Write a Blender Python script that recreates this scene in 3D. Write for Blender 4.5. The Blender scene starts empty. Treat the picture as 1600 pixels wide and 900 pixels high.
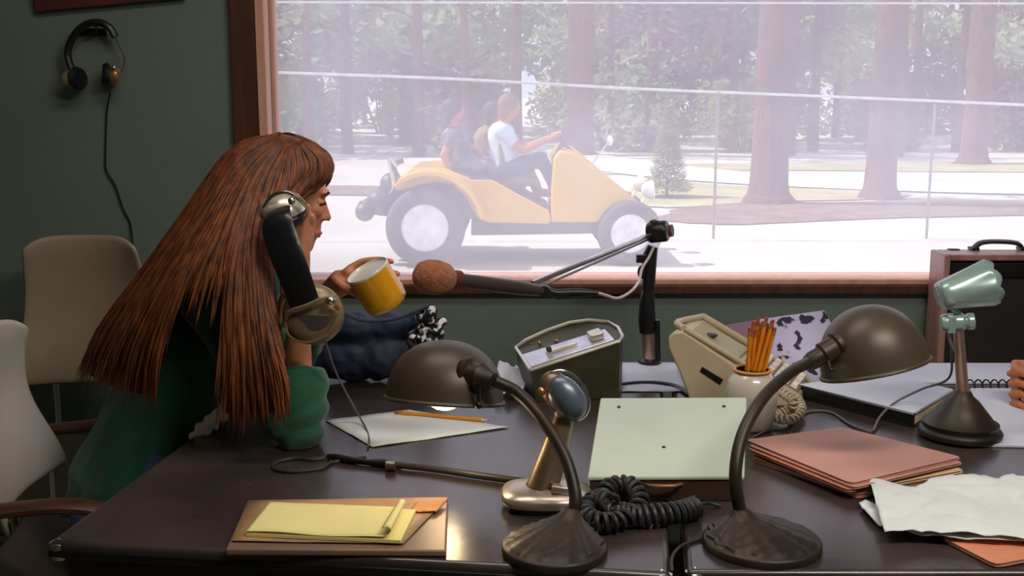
import bpy, bmesh, math, random
from mathutils import Vector, Matrix, noise
V = Vector
random.seed(7)
C = bpy.context.scene.collection
rad = math.radians

# ------------------------------------------------------------------ camera
F = 1720.0
TILT = rad(9.9)
CAMZ = 1.45
FW = V((0, math.cos(TILT), -math.sin(TILT)))
UP = V((0, math.sin(TILT), math.cos(TILT)))
RT = V((1, 0, 0))
CO = V((0, 0, CAMZ))


def ray(px, py):
    return FW * F + RT * (px - 800) + UP * (450 - py)


def Q(px, py, y):
    r = ray(px, py)
    return CO + r * (y / r.y)


def Z(px, py, z=0.75):
    r = ray(px, py)
    return CO + r * ((z - CAMZ) / r.z)


cam_data = bpy.data.cameras.new('camera')
cam_data.lens = 36 * F / 1600
cam_data.sensor_width = 36
cam_data.clip_end = 400
cam = bpy.data.objects.new('camera', cam_data)
C.objects.link(cam)
cam.location = CO
cam.rotation_euler = (rad(90) - TILT, 0, 0)
bpy.context.scene.camera = cam
vs_ = bpy.context.scene.view_settings
bpy.context.scene.display_settings.display_device = 'sRGB'
vs_.view_transform = 'Standard'
vs_.look = 'None'
vs_.gamma = 1
vs_.use_curve_mapping = False
vs_.exposure = 0.0


# --------------------------------------------------------------- materials
def lin(c):
    return tuple(((x / 255) / 12.92 if x / 255 <= 0.04045 else ((x / 255 + 0.055) / 1.055) ** 2.4) for x in c) + (1,)


def mat(name, col, rough=0.6, metal=0.0, col2=None, scale=8.0, bump=0.0, bscale=None, spec=0.5, sheen=0.0,
        stretch=None, detail=4, lo=0.4, hi=0.65, coat=0.0, kind='noise', trans=0.0, rvar=0.0, bdist=0.01):
    m = bpy.data.materials.new(name)
    m.use_nodes = True
    nt = m.node_tree
    n, l = nt.nodes, nt.links
    b = n['Principled BSDF']
    b.inputs['Base Color'].default_value = lin(col)
    b.inputs['Roughness'].default_value = rough
    b.inputs['Metallic'].default_value = metal
    b.inputs['Specular IOR Level'].default_value = spec
    b.inputs['Coat Weight'].default_value = coat
    b.inputs['Transmission Weight'].default_value = trans
    if sheen:
        b.inputs['Sheen Weight'].default_value = sheen
    tc = n.new('ShaderNodeTexCoord')
    mp = n.new('ShaderNodeMapping')
    l.new(tc.outputs['Object'], mp.inputs['Vector'])
    if stretch:
        mp.inputs['Scale'].default_value = stretch
    if col2 is None:
        col2 = tuple(min(255, x * 1.12 + 2) for x in col)
    if kind == 'noise':
        t = n.new('ShaderNodeTexNoise')
        t.inputs['Scale'].default_value = scale
        t.inputs['Detail'].default_value = detail
        fac = t.outputs['Fac']
    else:
        t = n.new('ShaderNodeTexWave')
        t.inputs['Scale'].default_value = scale
        t.inputs['Distortion'].default_value = 6
        t.inputs['Detail'].default_value = detail
        fac = t.outputs['Fac']
    l.new(mp.outputs['Vector'], t.inputs['Vector'])
    r = n.new('ShaderNodeValToRGB')
    r.color_ramp.elements[0].position = lo
    r.color_ramp.elements[1].position = hi
    r.color_ramp.elements[0].color = lin(col)
    r.color_ramp.elements[1].color = lin(col2)
    l.new(fac, r.inputs['Fac'])
    l.new(r.outputs['Color'], b.inputs['Base Color'])
    if rvar:
        mr = n.new('ShaderNodeMapRange')
        mr.inputs['To Min'].default_value = max(0.02, rough - rvar)
        mr.inputs['To Max'].default_value = rough + rvar
        l.new(fac, mr.inputs['Value'])
        l.new(mr.outputs['Result'], b.inputs['Roughness'])
    if bump:
        t2 = n.new('ShaderNodeTexNoise')
        t2.inputs['Scale'].default_value = bscale or scale * 4
        t2.inputs['Detail'].default_value = 5
        l.new(mp.outputs['Vector'], t2.inputs['Vector'])
        bp = n.new('ShaderNodeBump')
        bp.inputs['Strength'].default_value = bump
        bp.inputs['Distance'].default_value = bdist
        l.new(t2.outputs['Fac'], bp.inputs['Height'])
        l.new(bp.outputs['Normal'], b.inputs['Normal'])
    return m


M = {}
M['wall'] = mat('wall paint grey green', (110, 124, 114), 0.7, col2=(118, 131, 121), scale=1.3, bump=0.08, bscale=60)
M['floor'] = mat('olive linoleum', (92, 84, 56), 0.45, col2=(112, 102, 70), scale=9, bump=0.05)
M['ceil'] = mat('ceiling board', (200, 198, 190), 0.8, bump=0.2, bscale=90)
M['casing'] = mat('dark stained casing', (74, 40, 24), 0.5, col2=(92, 52, 30), scale=6, stretch=(8, 8, 0.6), bump=0.1)
M['sash'] = mat('reddish wood sash', (214, 156, 134), 0.4, col2=(224, 172, 152), scale=6, stretch=(6, 6, .6), bump=0.05)
M['desk'] = mat('worn dark desk top', (52, 43, 42), 0.27, col2=(72, 60, 58), scale=3.2, detail=9, bump=0.05, bscale=20, rvar=0.10, spec=0.75)
M['deskbody'] = mat('dark enamel desk body', (34, 30, 28), 0.4, bump=0.03)
M['chrome'] = mat('chrome', (205, 200, 198), 0.22, 1.0)
M['steel'] = mat('dull steel', (150, 145, 142), 0.4, 1.0, scale=20)
M['bronze'] = mat('brown bronze enamel', (86, 73, 60), 0.42, 0.25, col2=(68, 57, 46), scale=5, bump=0.05, spec=0.5, rvar=.06)
M['bronzed'] = mat('dark brown lamp enamel', (60, 48, 38), 0.45, 0.3, col2=(42, 34, 27), scale=7, bump=0.06)
M['shadein'] = mat('white enamel inside shade', (225, 215, 195), 0.4)
M['black'] = mat('black plastic', (22, 20, 21), 0.38, spec=0.5)
M['blackrub'] = mat('black rubber', (40, 38, 40), 0.5, bump=0.05)
M['leather'] = mat('black padded vinyl', (20, 21, 26), 0.32, bump=0.1, bscale=120, spec=.6)
M['foam'] = mat('brown microphone foam', (176, 108, 74), 0.95, col2=(156, 92, 62), scale=60, bump=0.7, bscale=220, sheen=0.2)
M['cream'] = mat('cream plastic', (200, 184, 154), 0.42, col2=(190, 172, 142), scale=4)
M['creamd'] = mat('beige tray plastic', (160, 148, 112), 0.5)
M['keys'] = mat('ivory key plastic', (226, 218, 196), 0.4)
M['mauve'] = mat('mauve brown panel', (120, 92, 92), 0.5)
M['olive'] = mat('olive green enamel', (66, 66, 42), 0.45, 0.1, col2=(56, 56, 36), scale=12, bump=0.04)
M['plate'] = mat('satin metal plate', (205, 200, 212), 0.35, 0.6, scale=20)
M['trim'] = mat('pale metal trim', (210, 204, 190), 0.3, 0.6)
M['mint'] = mat('mint green enamel', (168, 192, 186), 0.3, 0.35, col2=(156, 180, 174), scale=5, coat=.3)
M['mintin'] = mat('mint lamp inside', (110, 104, 80), 0.5)
M['pole'] = mat('tarnished lamp pole', (190, 158, 140), 0.3, 0.8)
M['paper'] = mat('white paper', (228, 232, 230), 0.8, col2=(218, 222, 222), scale=6, bump=0.05)
M['paperl'] = mat('bluish notebook paper', (214, 216, 230), 0.7, col2=(200, 204, 222), scale=5)
M['greenbox'] = mat('pale green case lid', (206, 216, 200), 0.5, col2=(197, 208, 192), scale=4, bump=0.02)
M['boxside'] = mat('dark brown case side', (64, 44, 32), 0.5)
M['yellowpad'] = mat('yellow pad paper', (246, 232, 160), 0.75, col2=(240, 226, 150), scale=5)
M['tan'] = mat('worn tan cardboard', (196, 150, 100), 0.6, col2=(150, 118, 100), scale=5, lo=.35, hi=.7, bump=0.15)
M['clipb'] = mat('mauve brown board', (122, 98, 92), 0.42, col2=(150, 114, 78), scale=4, lo=.4, hi=.62)
M['kraft'] = mat('orange kraft paper', (206, 140, 78), 0.7)
M['pink'] = mat('salmon folder card', (214, 156, 140), 0.6, col2=(206, 148, 132), scale=3, bump=0.04)
M['pinkd'] = mat('orange folder card', (198, 126, 96), 0.6)
M['manila'] = mat('cream folder card', (216, 188, 150), 0.65)
M['pencil'] = mat('yellow pencil paint', (224, 150, 30), 0.35, col2=(216, 140, 24))
M['pencilo'] = mat('orange pencil paint', (236, 142, 24), 0.35)
M['wood'] = mat('bare pencil wood', (214, 170, 120), 0.7)
M['graphite'] = mat('graphite', (40, 40, 42), 0.4)
M['eraser'] = mat('red eraser', (170, 70, 50), 0.8)
M['ceramic'] = mat('off white ceramic', (206, 196, 184), 0.22, coat=.4)
M['mugy'] = mat('yellow mug glaze', (232, 160, 20), 0.22, col2=(238, 170, 28), coat=.5)
M['mugw'] = mat('white mug glaze', (220, 218, 208), 0.25, coat=.4)
M['skin'] = mat('fair skin', (214, 146, 112), 0.5, col2=(204, 132, 98), scale=10, bump=0.05)
M['skind'] = mat('tanned skin', (196, 122, 78), 0.5, col2=(184, 108, 66), scale=10)
M['lips'] = mat('lips', (190, 92, 82), 0.4)
M['brow'] = mat('dark brow hair', (50, 30, 20), 0.7)
M['hair'] = mat('auburn hair', (62, 30, 15), 0.5, col2=(144, 76, 35), scale=7, stretch=(9, 9, .8), bump=0.15, bscale=70, spec=0.4, lo=.3, hi=.75)
M['hairb'] = mat('dark brown hair', (60, 42, 34), 0.6)
M['hairbl'] = mat('sandy hair', (116, 88, 62), 0.7)
M['sweater'] = mat('bottle green jersey', (16, 84, 62), 0.8, col2=(10, 62, 46), scale=6, bump=0.12, bscale=160, sheen=0.25, bdist=.004)
M['shirtw'] = mat('white shirt', (224, 214, 210), 0.8)
M['jeans'] = mat('blue denim', (58, 70, 104), 0.9, col2=(70, 84, 122), bump=0.2)
M['khaki'] = mat('khaki cloth', (130, 112, 84), 0.9)
M['navy'] = mat('navy canvas', (26, 38, 62), 0.7, col2=(34, 48, 76), scale=4, bump=0.3, bscale=22, bdist=.02)
M['scarf'] = mat('black and white patterned cloth', (22, 22, 28), 0.8, col2=(228, 222, 232), scale=58, lo=.52, hi=.56, detail=2)
M['shell'] = mat('taupe moulded chair shell', (172, 152, 128), 0.42, col2=(160, 140, 116), scale=3, bump=0.02)
M['shellg'] = mat('grey moulded chair shell', (186, 178, 168), 0.42, col2=(172, 162, 150), scale=3, bump=0.02)
M['armwood'] = mat('varnished chair wood', (84, 48, 30), 0.45, col2=(60, 34, 22), scale=6, stretch=(1, 6, 6))
M['amp'] = mat('reddish wood cabinet', (184, 136, 128), 0.35, col2=(158, 110, 102), scale=5, stretch=(6, 6, .7), coat=.3)
M['ampfront'] = mat('black speaker cloth', (44, 38, 34), 0.85, bump=0.4, bscale=300)
M['mag'] = mat('printed lilac page', (214, 206, 238), 0.5, col2=(46, 38, 60), scale=26, lo=.58, hi=.61, detail=2)
M['magm'] = mat('printed mauve page', (142, 108, 128), 0.5)
M['redframe'] = mat('dark red wood frame', (84, 40, 34), 0.5)
M['picture'] = mat('faded brown print', (120, 104, 84), 0.6, col2=(84, 74, 60), scale=4)
M['gold'] = mat('brass fitting', (200, 150, 100), 0.3, 0.8)
M['cupm'] = mat('tan metal earcup', (138, 120, 94), 0.42, 0.45)
M['cupface'] = mat('grey mauve cup face', (92, 82, 84), 0.35, 0.3)
M['cordg'] = mat('grey cord', (96, 90, 88), 0.5)
M['cordw'] = mat('whitish cable', (200, 186, 180), 0.5)
M['wirewall'] = mat('dark headphone cord', (20, 20, 19), 0.6)
M['micblue'] = mat('blue grey mic grille', (104, 116, 130), 0.35, 0.5, scale=30)
M['micbody'] = mat('dark brown mic body', (74, 64, 58), 0.35, 0.3)
M['cushion'] = mat('dark brown seat cushion', (52, 44, 36), 0.7)
M['micbr'] = mat('bronze mic stem', (134, 112, 92), 0.38, 0.55)
M['micbase'] = mat('silver mic base', (196, 182, 168), 0.3, 0.7)
# outside
def leafmat(name, c1, c2, sc=1.5):
    m = mat(name, c1, .8, col2=c2, scale=sc)
    nt_ = m.node_tree
    b_ = nt_.nodes['Principled BSDF']
    t_ = nt_.nodes.new('ShaderNodeBsdfTranslucent')
    x_ = nt_.nodes.new('ShaderNodeMixShader')
    x_.inputs[0].default_value = .4
    cs = b_.inputs['Base Color'].links[0].from_socket
    nt_.links.new(cs, t_.inputs['Color'])
    nt_.links.new(b_.outputs[0], x_.inputs[1])
    nt_.links.new(t_.outputs[0], x_.inputs[2])
    nt_.links.new(x_.outputs[0], nt_.nodes['Material Output'].inputs['Surface'])
    return m


M['sand'] = mat('pale dry ground', (214, 208, 202), 0.95, col2=(188, 180, 170), scale=0.35, detail=8, lo=.4, hi=.75, bump=.2, bscale=3)
M['darkground'] = mat('dark brown ground', (120, 92, 82), 0.95, col2=(146, 118, 100), scale=3)  # brown ground tone, also used as painted tree shadow
M['grassm'] = mat('dry pale grass', (168, 160, 118), 0.95, col2=(190, 184, 140), scale=1.2, detail=8)
M['road'] = mat('white gravel road', (240, 244, 246), 0.9)
M['bark'] = mat('pine bark', (104, 68, 56), 0.95, col2=(132, 92, 76), scale=6, stretch=(3, 3, .5), bump=0.8, bscale=10, bdist=.05)
M['barkd'] = mat('dark bark', (92, 70, 66), 0.95, col2=(114, 90, 84), scale=4, bump=.5, bdist=.05)
M['leafa'] = leafmat('grey green foliage', (162, 172, 136), (200, 208, 168))
M['leafb'] = leafmat('olive foliage', (188, 184, 126), (220, 214, 156))
M['leafc'] = leafmat('brown thicket foliage', (164, 134, 116), (136, 110, 98))
M['leafy'] = leafmat('young yellow green foliage', (176, 184, 84), (200, 200, 106), 3)
M['buggy'] = mat('yellow fibreglass', (244, 190, 24), 0.3, col2=(236, 182, 22), scale=3, coat=.3)
M['tyre'] = mat('dusty tyre rubber', (92, 84, 88), 0.85, bump=.2)
M['rim'] = mat('white wheel rim', (226, 222, 226), 0.4, 0.2)
M['engine'] = mat('grimy engine metal', (96, 86, 88), 0.5, 0.5)
M['fence'] = mat('galvanised fence wire', (205, 208, 214), 0.45, 0.3)
M['bluet'] = mat('pale blue vest', (190, 206, 222), 0.8)
M['lilac'] = mat('dark mauve patterned jacket', (96, 84, 104), 0.8, col2=(140, 126, 146), scale=7, lo=.5, hi=.55)


def emis(name, col, s):
    m = bpy.data.materials.new(name)
    m.use_nodes = True
    n = m.node_tree.nodes
    b = n['Principled BSDF']
    b.inputs['Base Color'].default_value = lin(col)
    b.inputs['Emission Color'].default_value = lin(col)
    b.inputs['Emission Strength'].default_value = s
    return m


M['bulb'] = emis('lit bulb', (255, 232, 190), 5)
M['tube'] = emis('glowing fill panel', (255, 244, 226), 1.5)  # glowing face of the added fill panels

# window pane; outdoor haze and glare mixed in as pale lavender
g = bpy.data.materials.new('veiled window glass')
g.use_nodes = True
nt = g.node_tree
for x in list(nt.nodes):
    nt.nodes.remove(x)
out = nt.nodes.new('ShaderNodeOutputMaterial')
tr = nt.nodes.new('ShaderNodeBsdfTransparent')
tl = nt.nodes.new('ShaderNodeBsdfTranslucent')
tl.inputs['Color'].default_value = (0.84, 0.81, 0.95, 1)
gl = nt.nodes.new('ShaderNodeBsdfGlossy')
gl.inputs['Roughness'].default_value = 0.03
mx = nt.nodes.new('ShaderNodeMixShader')
mx2 = nt.nodes.new('ShaderNodeMixShader')
mx2.inputs[0].default_value = 0.01
tcn = nt.nodes.new('ShaderNodeTexCoord')
nz = nt.nodes.new('ShaderNodeTexNoise')
nz.inputs['Scale'].default_value = 1.6
nz.inputs['Detail'].default_value = 3
nt.links.new(tcn.outputs['Object'], nz.inputs['Vector'])
mr = nt.nodes.new('ShaderNodeMapRange')
mr.inputs['From Min'].default_value = 0.3
mr.inputs['From Max'].default_value = 0.7
VEIL = (0.25, 0.38)  # share of glare veil put into the pane
mr.inputs['To Min'].default_value = VEIL[0]
mr.inputs['To Max'].default_value = VEIL[1]
nt.links.new(nz.outputs['Fac'], mr.inputs['Value'])
nt.links.new(mr.outputs['Result'], mx.inputs[0])
nt.links.new(tr.outputs[0], mx.inputs[1])
nt.links.new(tl.outputs[0], mx.inputs[2])
nt.links.new(mx.outputs[0], mx2.inputs[1])
nt.links.new(gl.outputs[0], mx2.inputs[2])
nt.links.new(mx2.outputs[0], out.inputs[0])
M['glass'] = g

# ------------------------------------------------------------ mesh helpers
ORG = {}


def frame(z, x=None):
    """3x3 matrix whose z axis is z (columns are axes)."""
    z = V(z).normalized()
    x = V(x) if x is not None else (V((1, 0, 0)) if abs(z.x) < 0.9 else V((0, 1, 0)))
    x = (x - z * x.dot(z)).normalized()
    y = z.cross(x)
    return Matrix((x, y, z)).transposed()


def T(loc, rot=None):
    m = Matrix.Translation(V(loc))
    return m @ rot.to_4x4() if rot is not None else m


def rotz(d):
    return Matrix.Rotation(rad(d), 3, 'Z')


def crv(pts, n=24):
    """Catmull-Rom through pts (tuples of any length)."""
    P = [tuple(p) for p in pts]
    if len(P) < 3:
        return [tuple(P[0][k] + (P[1][k] - P[0][k]) * i / n for k in range(len(P[0]))) for i in range(n + 1)]
    P = [tuple(2 * a - b for a, b in zip(P[0], P[1]))] + P + [tuple(2 * a - b for a, b in zip(P[-1], P[-2]))]
    segs = len(P) - 3
    o = []
    for i in range(n + 1):
        t = i / n * segs
        k = min(int(t), segs - 1)
        t -= k
        p0, p1, p2, p3 = P[k:k + 4]
        o.append(tuple(0.5 * (2 * b + (c - a) * t + (2 * a - 5 * b + 4 * c - d) * t * t + (3 * b - a - 3 * c + d) * t ** 3)
                       for a, b, c, d in zip(p0, p1, p2, p3)))
    return o


class MB:
    def __init__(s):
        s.v, s.f = [], []

    def add(s, vs, fs):
        b = len(s.v)
        s.v += [V(x) for x in vs]
        s.f += [tuple(b + i for i in f) for f in fs]
        return s

    def box(s, c, size, rot=None):
        x, y, z = (k / 2 for k in size)
        vs = [V((a, b, d)) for a in (-x, x) for b in (-y, y) for d in (-z, z)]
        m = T(c, rot)
        return s.add([m @ p for p in vs], [(0, 1, 3, 2), (4, 6, 7, 5), (0, 4, 5, 1), (2, 3, 7, 6), (0, 2, 6, 4), (1, 5, 7, 3)])

    def hexa(s, bot, top):
        return s.add(list(bot) + list(top), [(3, 2, 1, 0), (4, 5, 6, 7), (0, 1, 5, 4), (1, 2, 6, 5), (2, 3, 7, 6), (3, 0, 4, 7)])

    def poly(s, pts, off):
        """prism of polygon pts extruded by vector off"""
        n = len(pts)
        off = V(off)
        vs = [V(p) for p in pts] + [V(p) + off for p in pts]
        fs = [tuple(range(n))[::-1], tuple(range(n, 2 * n))] + [(i, (i + 1) % n, n + (i + 1) % n, n + i) for i in range(n)]
        return s.add(vs, fs)

    def tube(s, pts, r, n=10, flat=None, caps=True, ref=None):
        """r number or list; flat=(a,b) scales in the section plane"""
        pts = [V(p) for p in pts]
        m = len(pts)
        rs = r if isinstance(r, (list, tuple)) else [r] * m
        if len(rs) != m:
            rr = crv([(x,) for x in rs], m - 1) if len(rs) > 2 else [(rs[0] + (rs[1] - rs[0]) * i / (m - 1),) for i in range(m)]
            rs = [max(1e-4, x[0]) for x in rr]
        vs, fs = [], []
        x = None
        for i, p in enumerate(pts):
            t = (pts[min(i + 1, m - 1)] - pts[max(i - 1, 0)])
            if t.length < 1e-9:
                t = V((0, 0, 1))
            t.normalize()
            if x is None:
                x = V(ref) if ref is not None else (V((0, 0, 1)) if abs(t.z) < 0.9 else V((1, 0, 0)))
            x = x - t * x.dot(t)
            if x.length < 1e-6:
                x = t.orthogonal()
            x.normalize()
            y = t.cross(x)
            a, b = flat or (1, 1)
            for k in range(n):
                an = 2 * math.pi * k / n
                vs.append(p + (x * math.cos(an) * a + y * math.sin(an) * b) * rs[i])
        for i in range(m - 1):
            for k in range(n):
                k2 = (k + 1) % n
                fs.append((i * n + k, i * n + k2, (i + 1) * n + k2, (i + 1) * n + k))
        if caps:
            fs.append(tuple(range(n))[::-1])
            fs.append(tuple((m - 1) * n + k for k in range(n)))
        return s.add(vs, fs)

    def cyl(s, a, b, r0, r1=None, n=20):
        return s.tube([a, b], [r0, r0 if r1 is None else r1], n)

    def lathe(s, prof, m=None, n=32, rib=0.0, nrib=0, rr=(0, 99)):
        """prof list of (r,z); m 4x4"""
        m = m or Matrix.Identity(4)
        vs, fs = [], []
        for (r, z) in prof:
            for k in range(n):
                a = 2 * math.pi * k / n
                q = r
                if nrib and rr[0] <= z <= rr[1]:
                    q = r * (1 + rib * math.cos(nrib * a))
                vs.append(m @ V((q * math.cos(a), q * math.sin(a), z)))
        for i in range(len(prof) - 1):
            for k in range(n):
                k2 = (k + 1) % n
                fs.append((i * n + k, i * n + k2, (i + 1) * n + k2, (i + 1) * n + k))
        if prof[0][0] > 1e-5:
            fs.append(tuple(range(n))[::-1])
        if prof[-1][0] > 1e-5:
            fs.append(tuple((len(prof) - 1) * n + k for k in range(n)))
        return s.add(vs, fs)

    def ell(s, c, r, rot=None, sub=3):
        bm = bmesh.new()
        bmesh.ops.create_icosphere(bm, subdivisions=sub, radius=1)
        m = T(c, rot)
        if not isinstance(r, (tuple, list)):
            r = (r, r, r)
        vs = [m @ V((p.co.x * r[0], p.co.y * r[1], p.co.z * r[2])) for p in bm.verts]
        fs = [tuple(v.index for v in f.verts) for f in bm.faces]
        bm.free()
        return s.add(vs, fs)

    def cap(s, a, b, ra, rb=None):
        """tapered capsule"""
        rb = ra if rb is None else rb
        a, b = V(a), V(b)
        d = b - a
        if d.length < 1e-6:
            return s.ell(a, ra, sub=2)
        L = d.length
        prof = [(0, -ra)] + [(ra * math.cos(t), ra * math.sin(t)) for t in [rad(x) for x in (-60, -30, 0)]]
        prof += [(rb * math.cos(t), L + rb * math.sin(t)) for t in [rad(x) for x in (0, 30, 60)]] + [(0, L + rb)]
        return s.lathe(prof, T(a, frame(d)), n=14)

    def grid(s, fn, nu, nv):
        vs = [fn(i / nu, j / nv) for i in range(nu + 1) for j in range(nv + 1)]
        w = nv + 1
        fs = [(i * w + j, i * w + j + 1, (i + 1) * w + j + 1, (i + 1) * w + j) for i in range(nu) for j in range(nv)]
        return s.add(vs, fs)

    def build(s, name, m, parent=None, bevel=0, smooth=40, solid=0, sub=0, voxel=0, relax=0, org=None):
        me = bpy.data.meshes.new(name)
        o_ = ORG.get(parent.name, V((0, 0, 0))) if parent else V(org or (0, 0, 0))
        me.from_pydata([p - o_ for p in s.v], [], s.f)
        me.materials.append(m if not isinstance(m, str) else M[m])
        bm = bmesh.new()
        bm.from_mesh(me)
        bmesh.ops.recalc_face_normals(bm, faces=bm.faces)
        bm.to_mesh(me)
        bm.free()
        ob = bpy.data.objects.new(name, me)
        C.objects.link(ob)
        if parent:
            ob.parent = parent
        else:
            ob.location = o_
        ORG[ob.name] = o_
        if voxel:
            md = ob.modifiers.new('r', 'REMESH')
            md.mode = 'VOXEL'
            md.voxel_size = voxel
            if relax:
                sm = ob.modifiers.new('s', 'SMOOTH')
                sm.factor = 0.6
                sm.iterations = relax
            bake(ob)
        if solid:
            md = ob.modifiers.new('s', 'SOLIDIFY')
            md.thickness = solid
            md.offset = 0
        if bevel:
            md = ob.modifiers.new('b', 'BEVEL')
            md.width = bevel
            md.segments = 3
            md.limit_method = 'ANGLE'
        if sub:
            md = ob.modifiers.new('u', 'SUBSURF')
            md.levels = sub
            md.render_levels = sub
        me = ob.data
        me.shade_smooth()
        if smooth < 180:
            me.set_sharp_from_angle(angle=rad(smooth))
        return ob


def bake(ob):
    dg = bpy.context.evaluated_depsgraph_get()
    dg.update()
    me = bpy.data.meshes.new_from_object(ob.evaluated_get(dg))
    old = ob.data
    ob.modifiers.clear()
    ob.data = me
    if not me.materials:
        me.materials.append(old.materials[0])


def tag(o, label, cat, group=None):
    o['label'] = label
    o['category'] = cat
    if group:
        o['group'] = group
    return o


def thing(name, loc, label, cat, group=None):
    o = bpy.data.objects.new(name, None)
    o.empty_display_size = 0.05
    C.objects.link(o)
    o.location = V(loc)
    ORG[o.name] = V(loc)
    return tag(o, label, cat, group)


def struct(o):
    o['kind'] = 'structure'
    return o


def dup(root, loc, rz=0, sc=1, label=None, cat=None):
    r = root.copy()
    C.objects.link(r)
    r.location = V(loc)
    r.rotation_euler = (0, 0, rz)
    r.scale = (sc, sc, sc) if not isinstance(sc, tuple) else sc
    if label:
        r['label'] = label
    if cat:
        r['category'] = cat
    for ch in list(root.children):
        c = ch.copy()
        C.objects.link(c)
        c.parent = r
        for gch in ch.children:
            d = gch.copy()
            C.objects.link(d)
            d.parent = c
    return r


def displace(ob, amp, sc, seed=0, zonly=False):
    for v in ob.data.vertices:
        p = v.co * sc + V((seed, seed * 2.3, seed * .7))
        if zonly:
            v.co.z += amp * noise.noise(p)
        else:
            v.co += v.normal * amp * noise.noise(p)
    ob.data.update()
# ---------------------------------------------------------------- the room
WY = 3.2            # inner face of window wall
X0, X1, Y0, H = -2.6, 2.6, -1.6, 2.6
wl = Q(372, 300, WY).x        # casing outer edge
wi = Q(426, 300, WY).x        # pane left edge
wz = Q(1000, 437, WY).z       # sill height
wr, wt = 2.0, 2.02
EXTZ = -0.25
EXT = {}


def wall_with_hole():
    m = MB()
    t = 0.14
    m.box(((X0 + wi) / 2, WY + t / 2, (H + EXTZ) / 2), (wi - X0, t, H - EXTZ))
    m.box(((X1 + wr) / 2, WY + t / 2, (H + EXTZ) / 2), (X1 - wr, t, H - EXTZ))
    m.box(((wi + wr) / 2, WY + t / 2, (wz + EXTZ) / 2), (wr - wi, t, wz - EXTZ))
    m.box(((wi + wr) / 2, WY + t / 2, (wt + H) / 2), (wr - wi, t, H - wt))
    return m


struct(wall_with_hole().build('wall_back', 'wall'))
struct(MB().box((X0 - .05, (Y0 + WY) / 2, H / 2), (.1, WY - Y0, H)).build('wall_left', 'wall'))
struct(MB().box((X1 + .05, (Y0 + WY) / 2, H / 2), (.1, WY - Y0, H)).build('wall_right', 'wall'))
struct(MB().box((0, Y0 - .05, H / 2), (X1 - X0, .1, H)).build('wall_front', 'wall'))
struct(MB().box((0, (Y0 + WY) / 2, -.025), (X1 - X0, WY - Y0, .05)).build('floor', 'floor'))
struct(MB().box((0, (Y0 + WY) / 2, H + .03), (X1 - X0 + .2, WY - Y0 + .2, .06)).build('ceiling', 'ceil'))
struct(MB().box((0, WY - .01, .05), (X1 - X0, .02, .1)).build('baseboard_back', 'casing'))
# window: casing, sash, sill, pane
w = MB()
cw = wi - wl
# dark casing (face proud of the wall)
m = MB()
m.box(((wl + wi) / 2 - .012, WY - .012, (wz + wt) / 2 + .03), (cw - .024, .03, wt - wz + .2))
m.box((wr + .06, WY - .012, (wz + wt) / 2 + .03), (.1, .03, wt - wz + .2))
m.box(((wl + wr) / 2 + .05, WY - .012, wt + .08), (wr - wl + .1, .028, .1))
m.box(((wi + wr) / 2 + .01, WY - .012, wz - .026), (wr - wi + .1, .03, .028))
win = struct(m.build('window_1', 'casing', bevel=.004))
m = MB()
m.box((wi - .012, WY - .004, (wz + wt) / 2), (.026, .06, wt - wz))
m.box((wi + .004, WY + .06, (wz + wt) / 2), (.014, .04, wt - wz))
m.box((wr + .01, WY - .004, (wz + wt) / 2), (.03, .06, wt - wz))
m.box(((wi + wr) / 2, WY - .004, wt + .012), (wr - wi, .06, .03))
m.box(((wi + wr) / 2, WY + .04, wz - .004), (wr - wi, .12, .016))
m.build('window_frame', 'sash', win, bevel=.003)
MB().box(((wi + wr) / 2, WY + .07, (wz + wt) / 2), (wr - wi + .002, .004, wt - wz + .002)).build('window_pane', 'glass', win)

# unseen ceiling panels added as interior fill light
lt = None
for i, (x, y, p) in enumerate(((1.0, .8, 31), (-.2, 2.0, 8))):
    t = thing('fill_light', (x, y, H), 'long added fill light %s' % ('above the near desk edge' if i == 0 else 'above the back of the desks'), 'fill light', 'added fill lights')
    MB().box((x, y, H - .02), (1.3, .34, .04)).build('housing', 'ceil', t, bevel=.005)
    MB().box((x, y, H - .05), (1.24, .28, .025)).build('diffuser', 'tube', t, bevel=.006)
    ld = bpy.data.lights.new('fill light', 'AREA')
    ld.shape = 'RECTANGLE'
    ld.size, ld.size_y = 1.2, .26
    ld.energy = p
    ld.color = (1, .94, .85)
    lo = bpy.data.objects.new('lamp', ld)
    C.objects.link(lo)
    lo.parent = t
    lo.location = (0, 0, -.075)

# picture frame corner, top left
pa, pb = Q(57, 18, WY - .02), Q(262, -1, WY - .02)
u = (pb - pa).normalized()
up_ = V((0, 1, 0)).cross(u) * -1
if up_.z < 0:
    up_ = -up_
t = thing('picture_frame', pa, 'dark red framed picture hanging crooked above the headphones', 'picture frame')
ln, hh, bw = .42, .30, .03
c = lambda a, b, d=0: pa + u * a + up_ * b + V((0, d, 0))
m = MB()
for q in (((0, 0), (ln, 0), (ln, bw), (0, bw)), ((0, hh - bw), (ln, hh - bw), (ln, hh), (0, hh)),
          ((0, bw), (bw, bw), (bw, hh - bw), (0, hh - bw)), ((ln - bw, bw), (ln, bw), (ln, hh - bw), (ln - bw, hh - bw))):
    m.poly([c(a, b, -.003) for a, b in q], (0, .02, 0))
m.build('moulding', 'redframe', t)
MB().poly([c(bw, bw, .008), c(ln - bw, bw, .008), c(ln - bw, hh - bw, .008), c(bw, hh - bw, .008)], (0, .004, 0)).build('print', 'picture', t)

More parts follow.
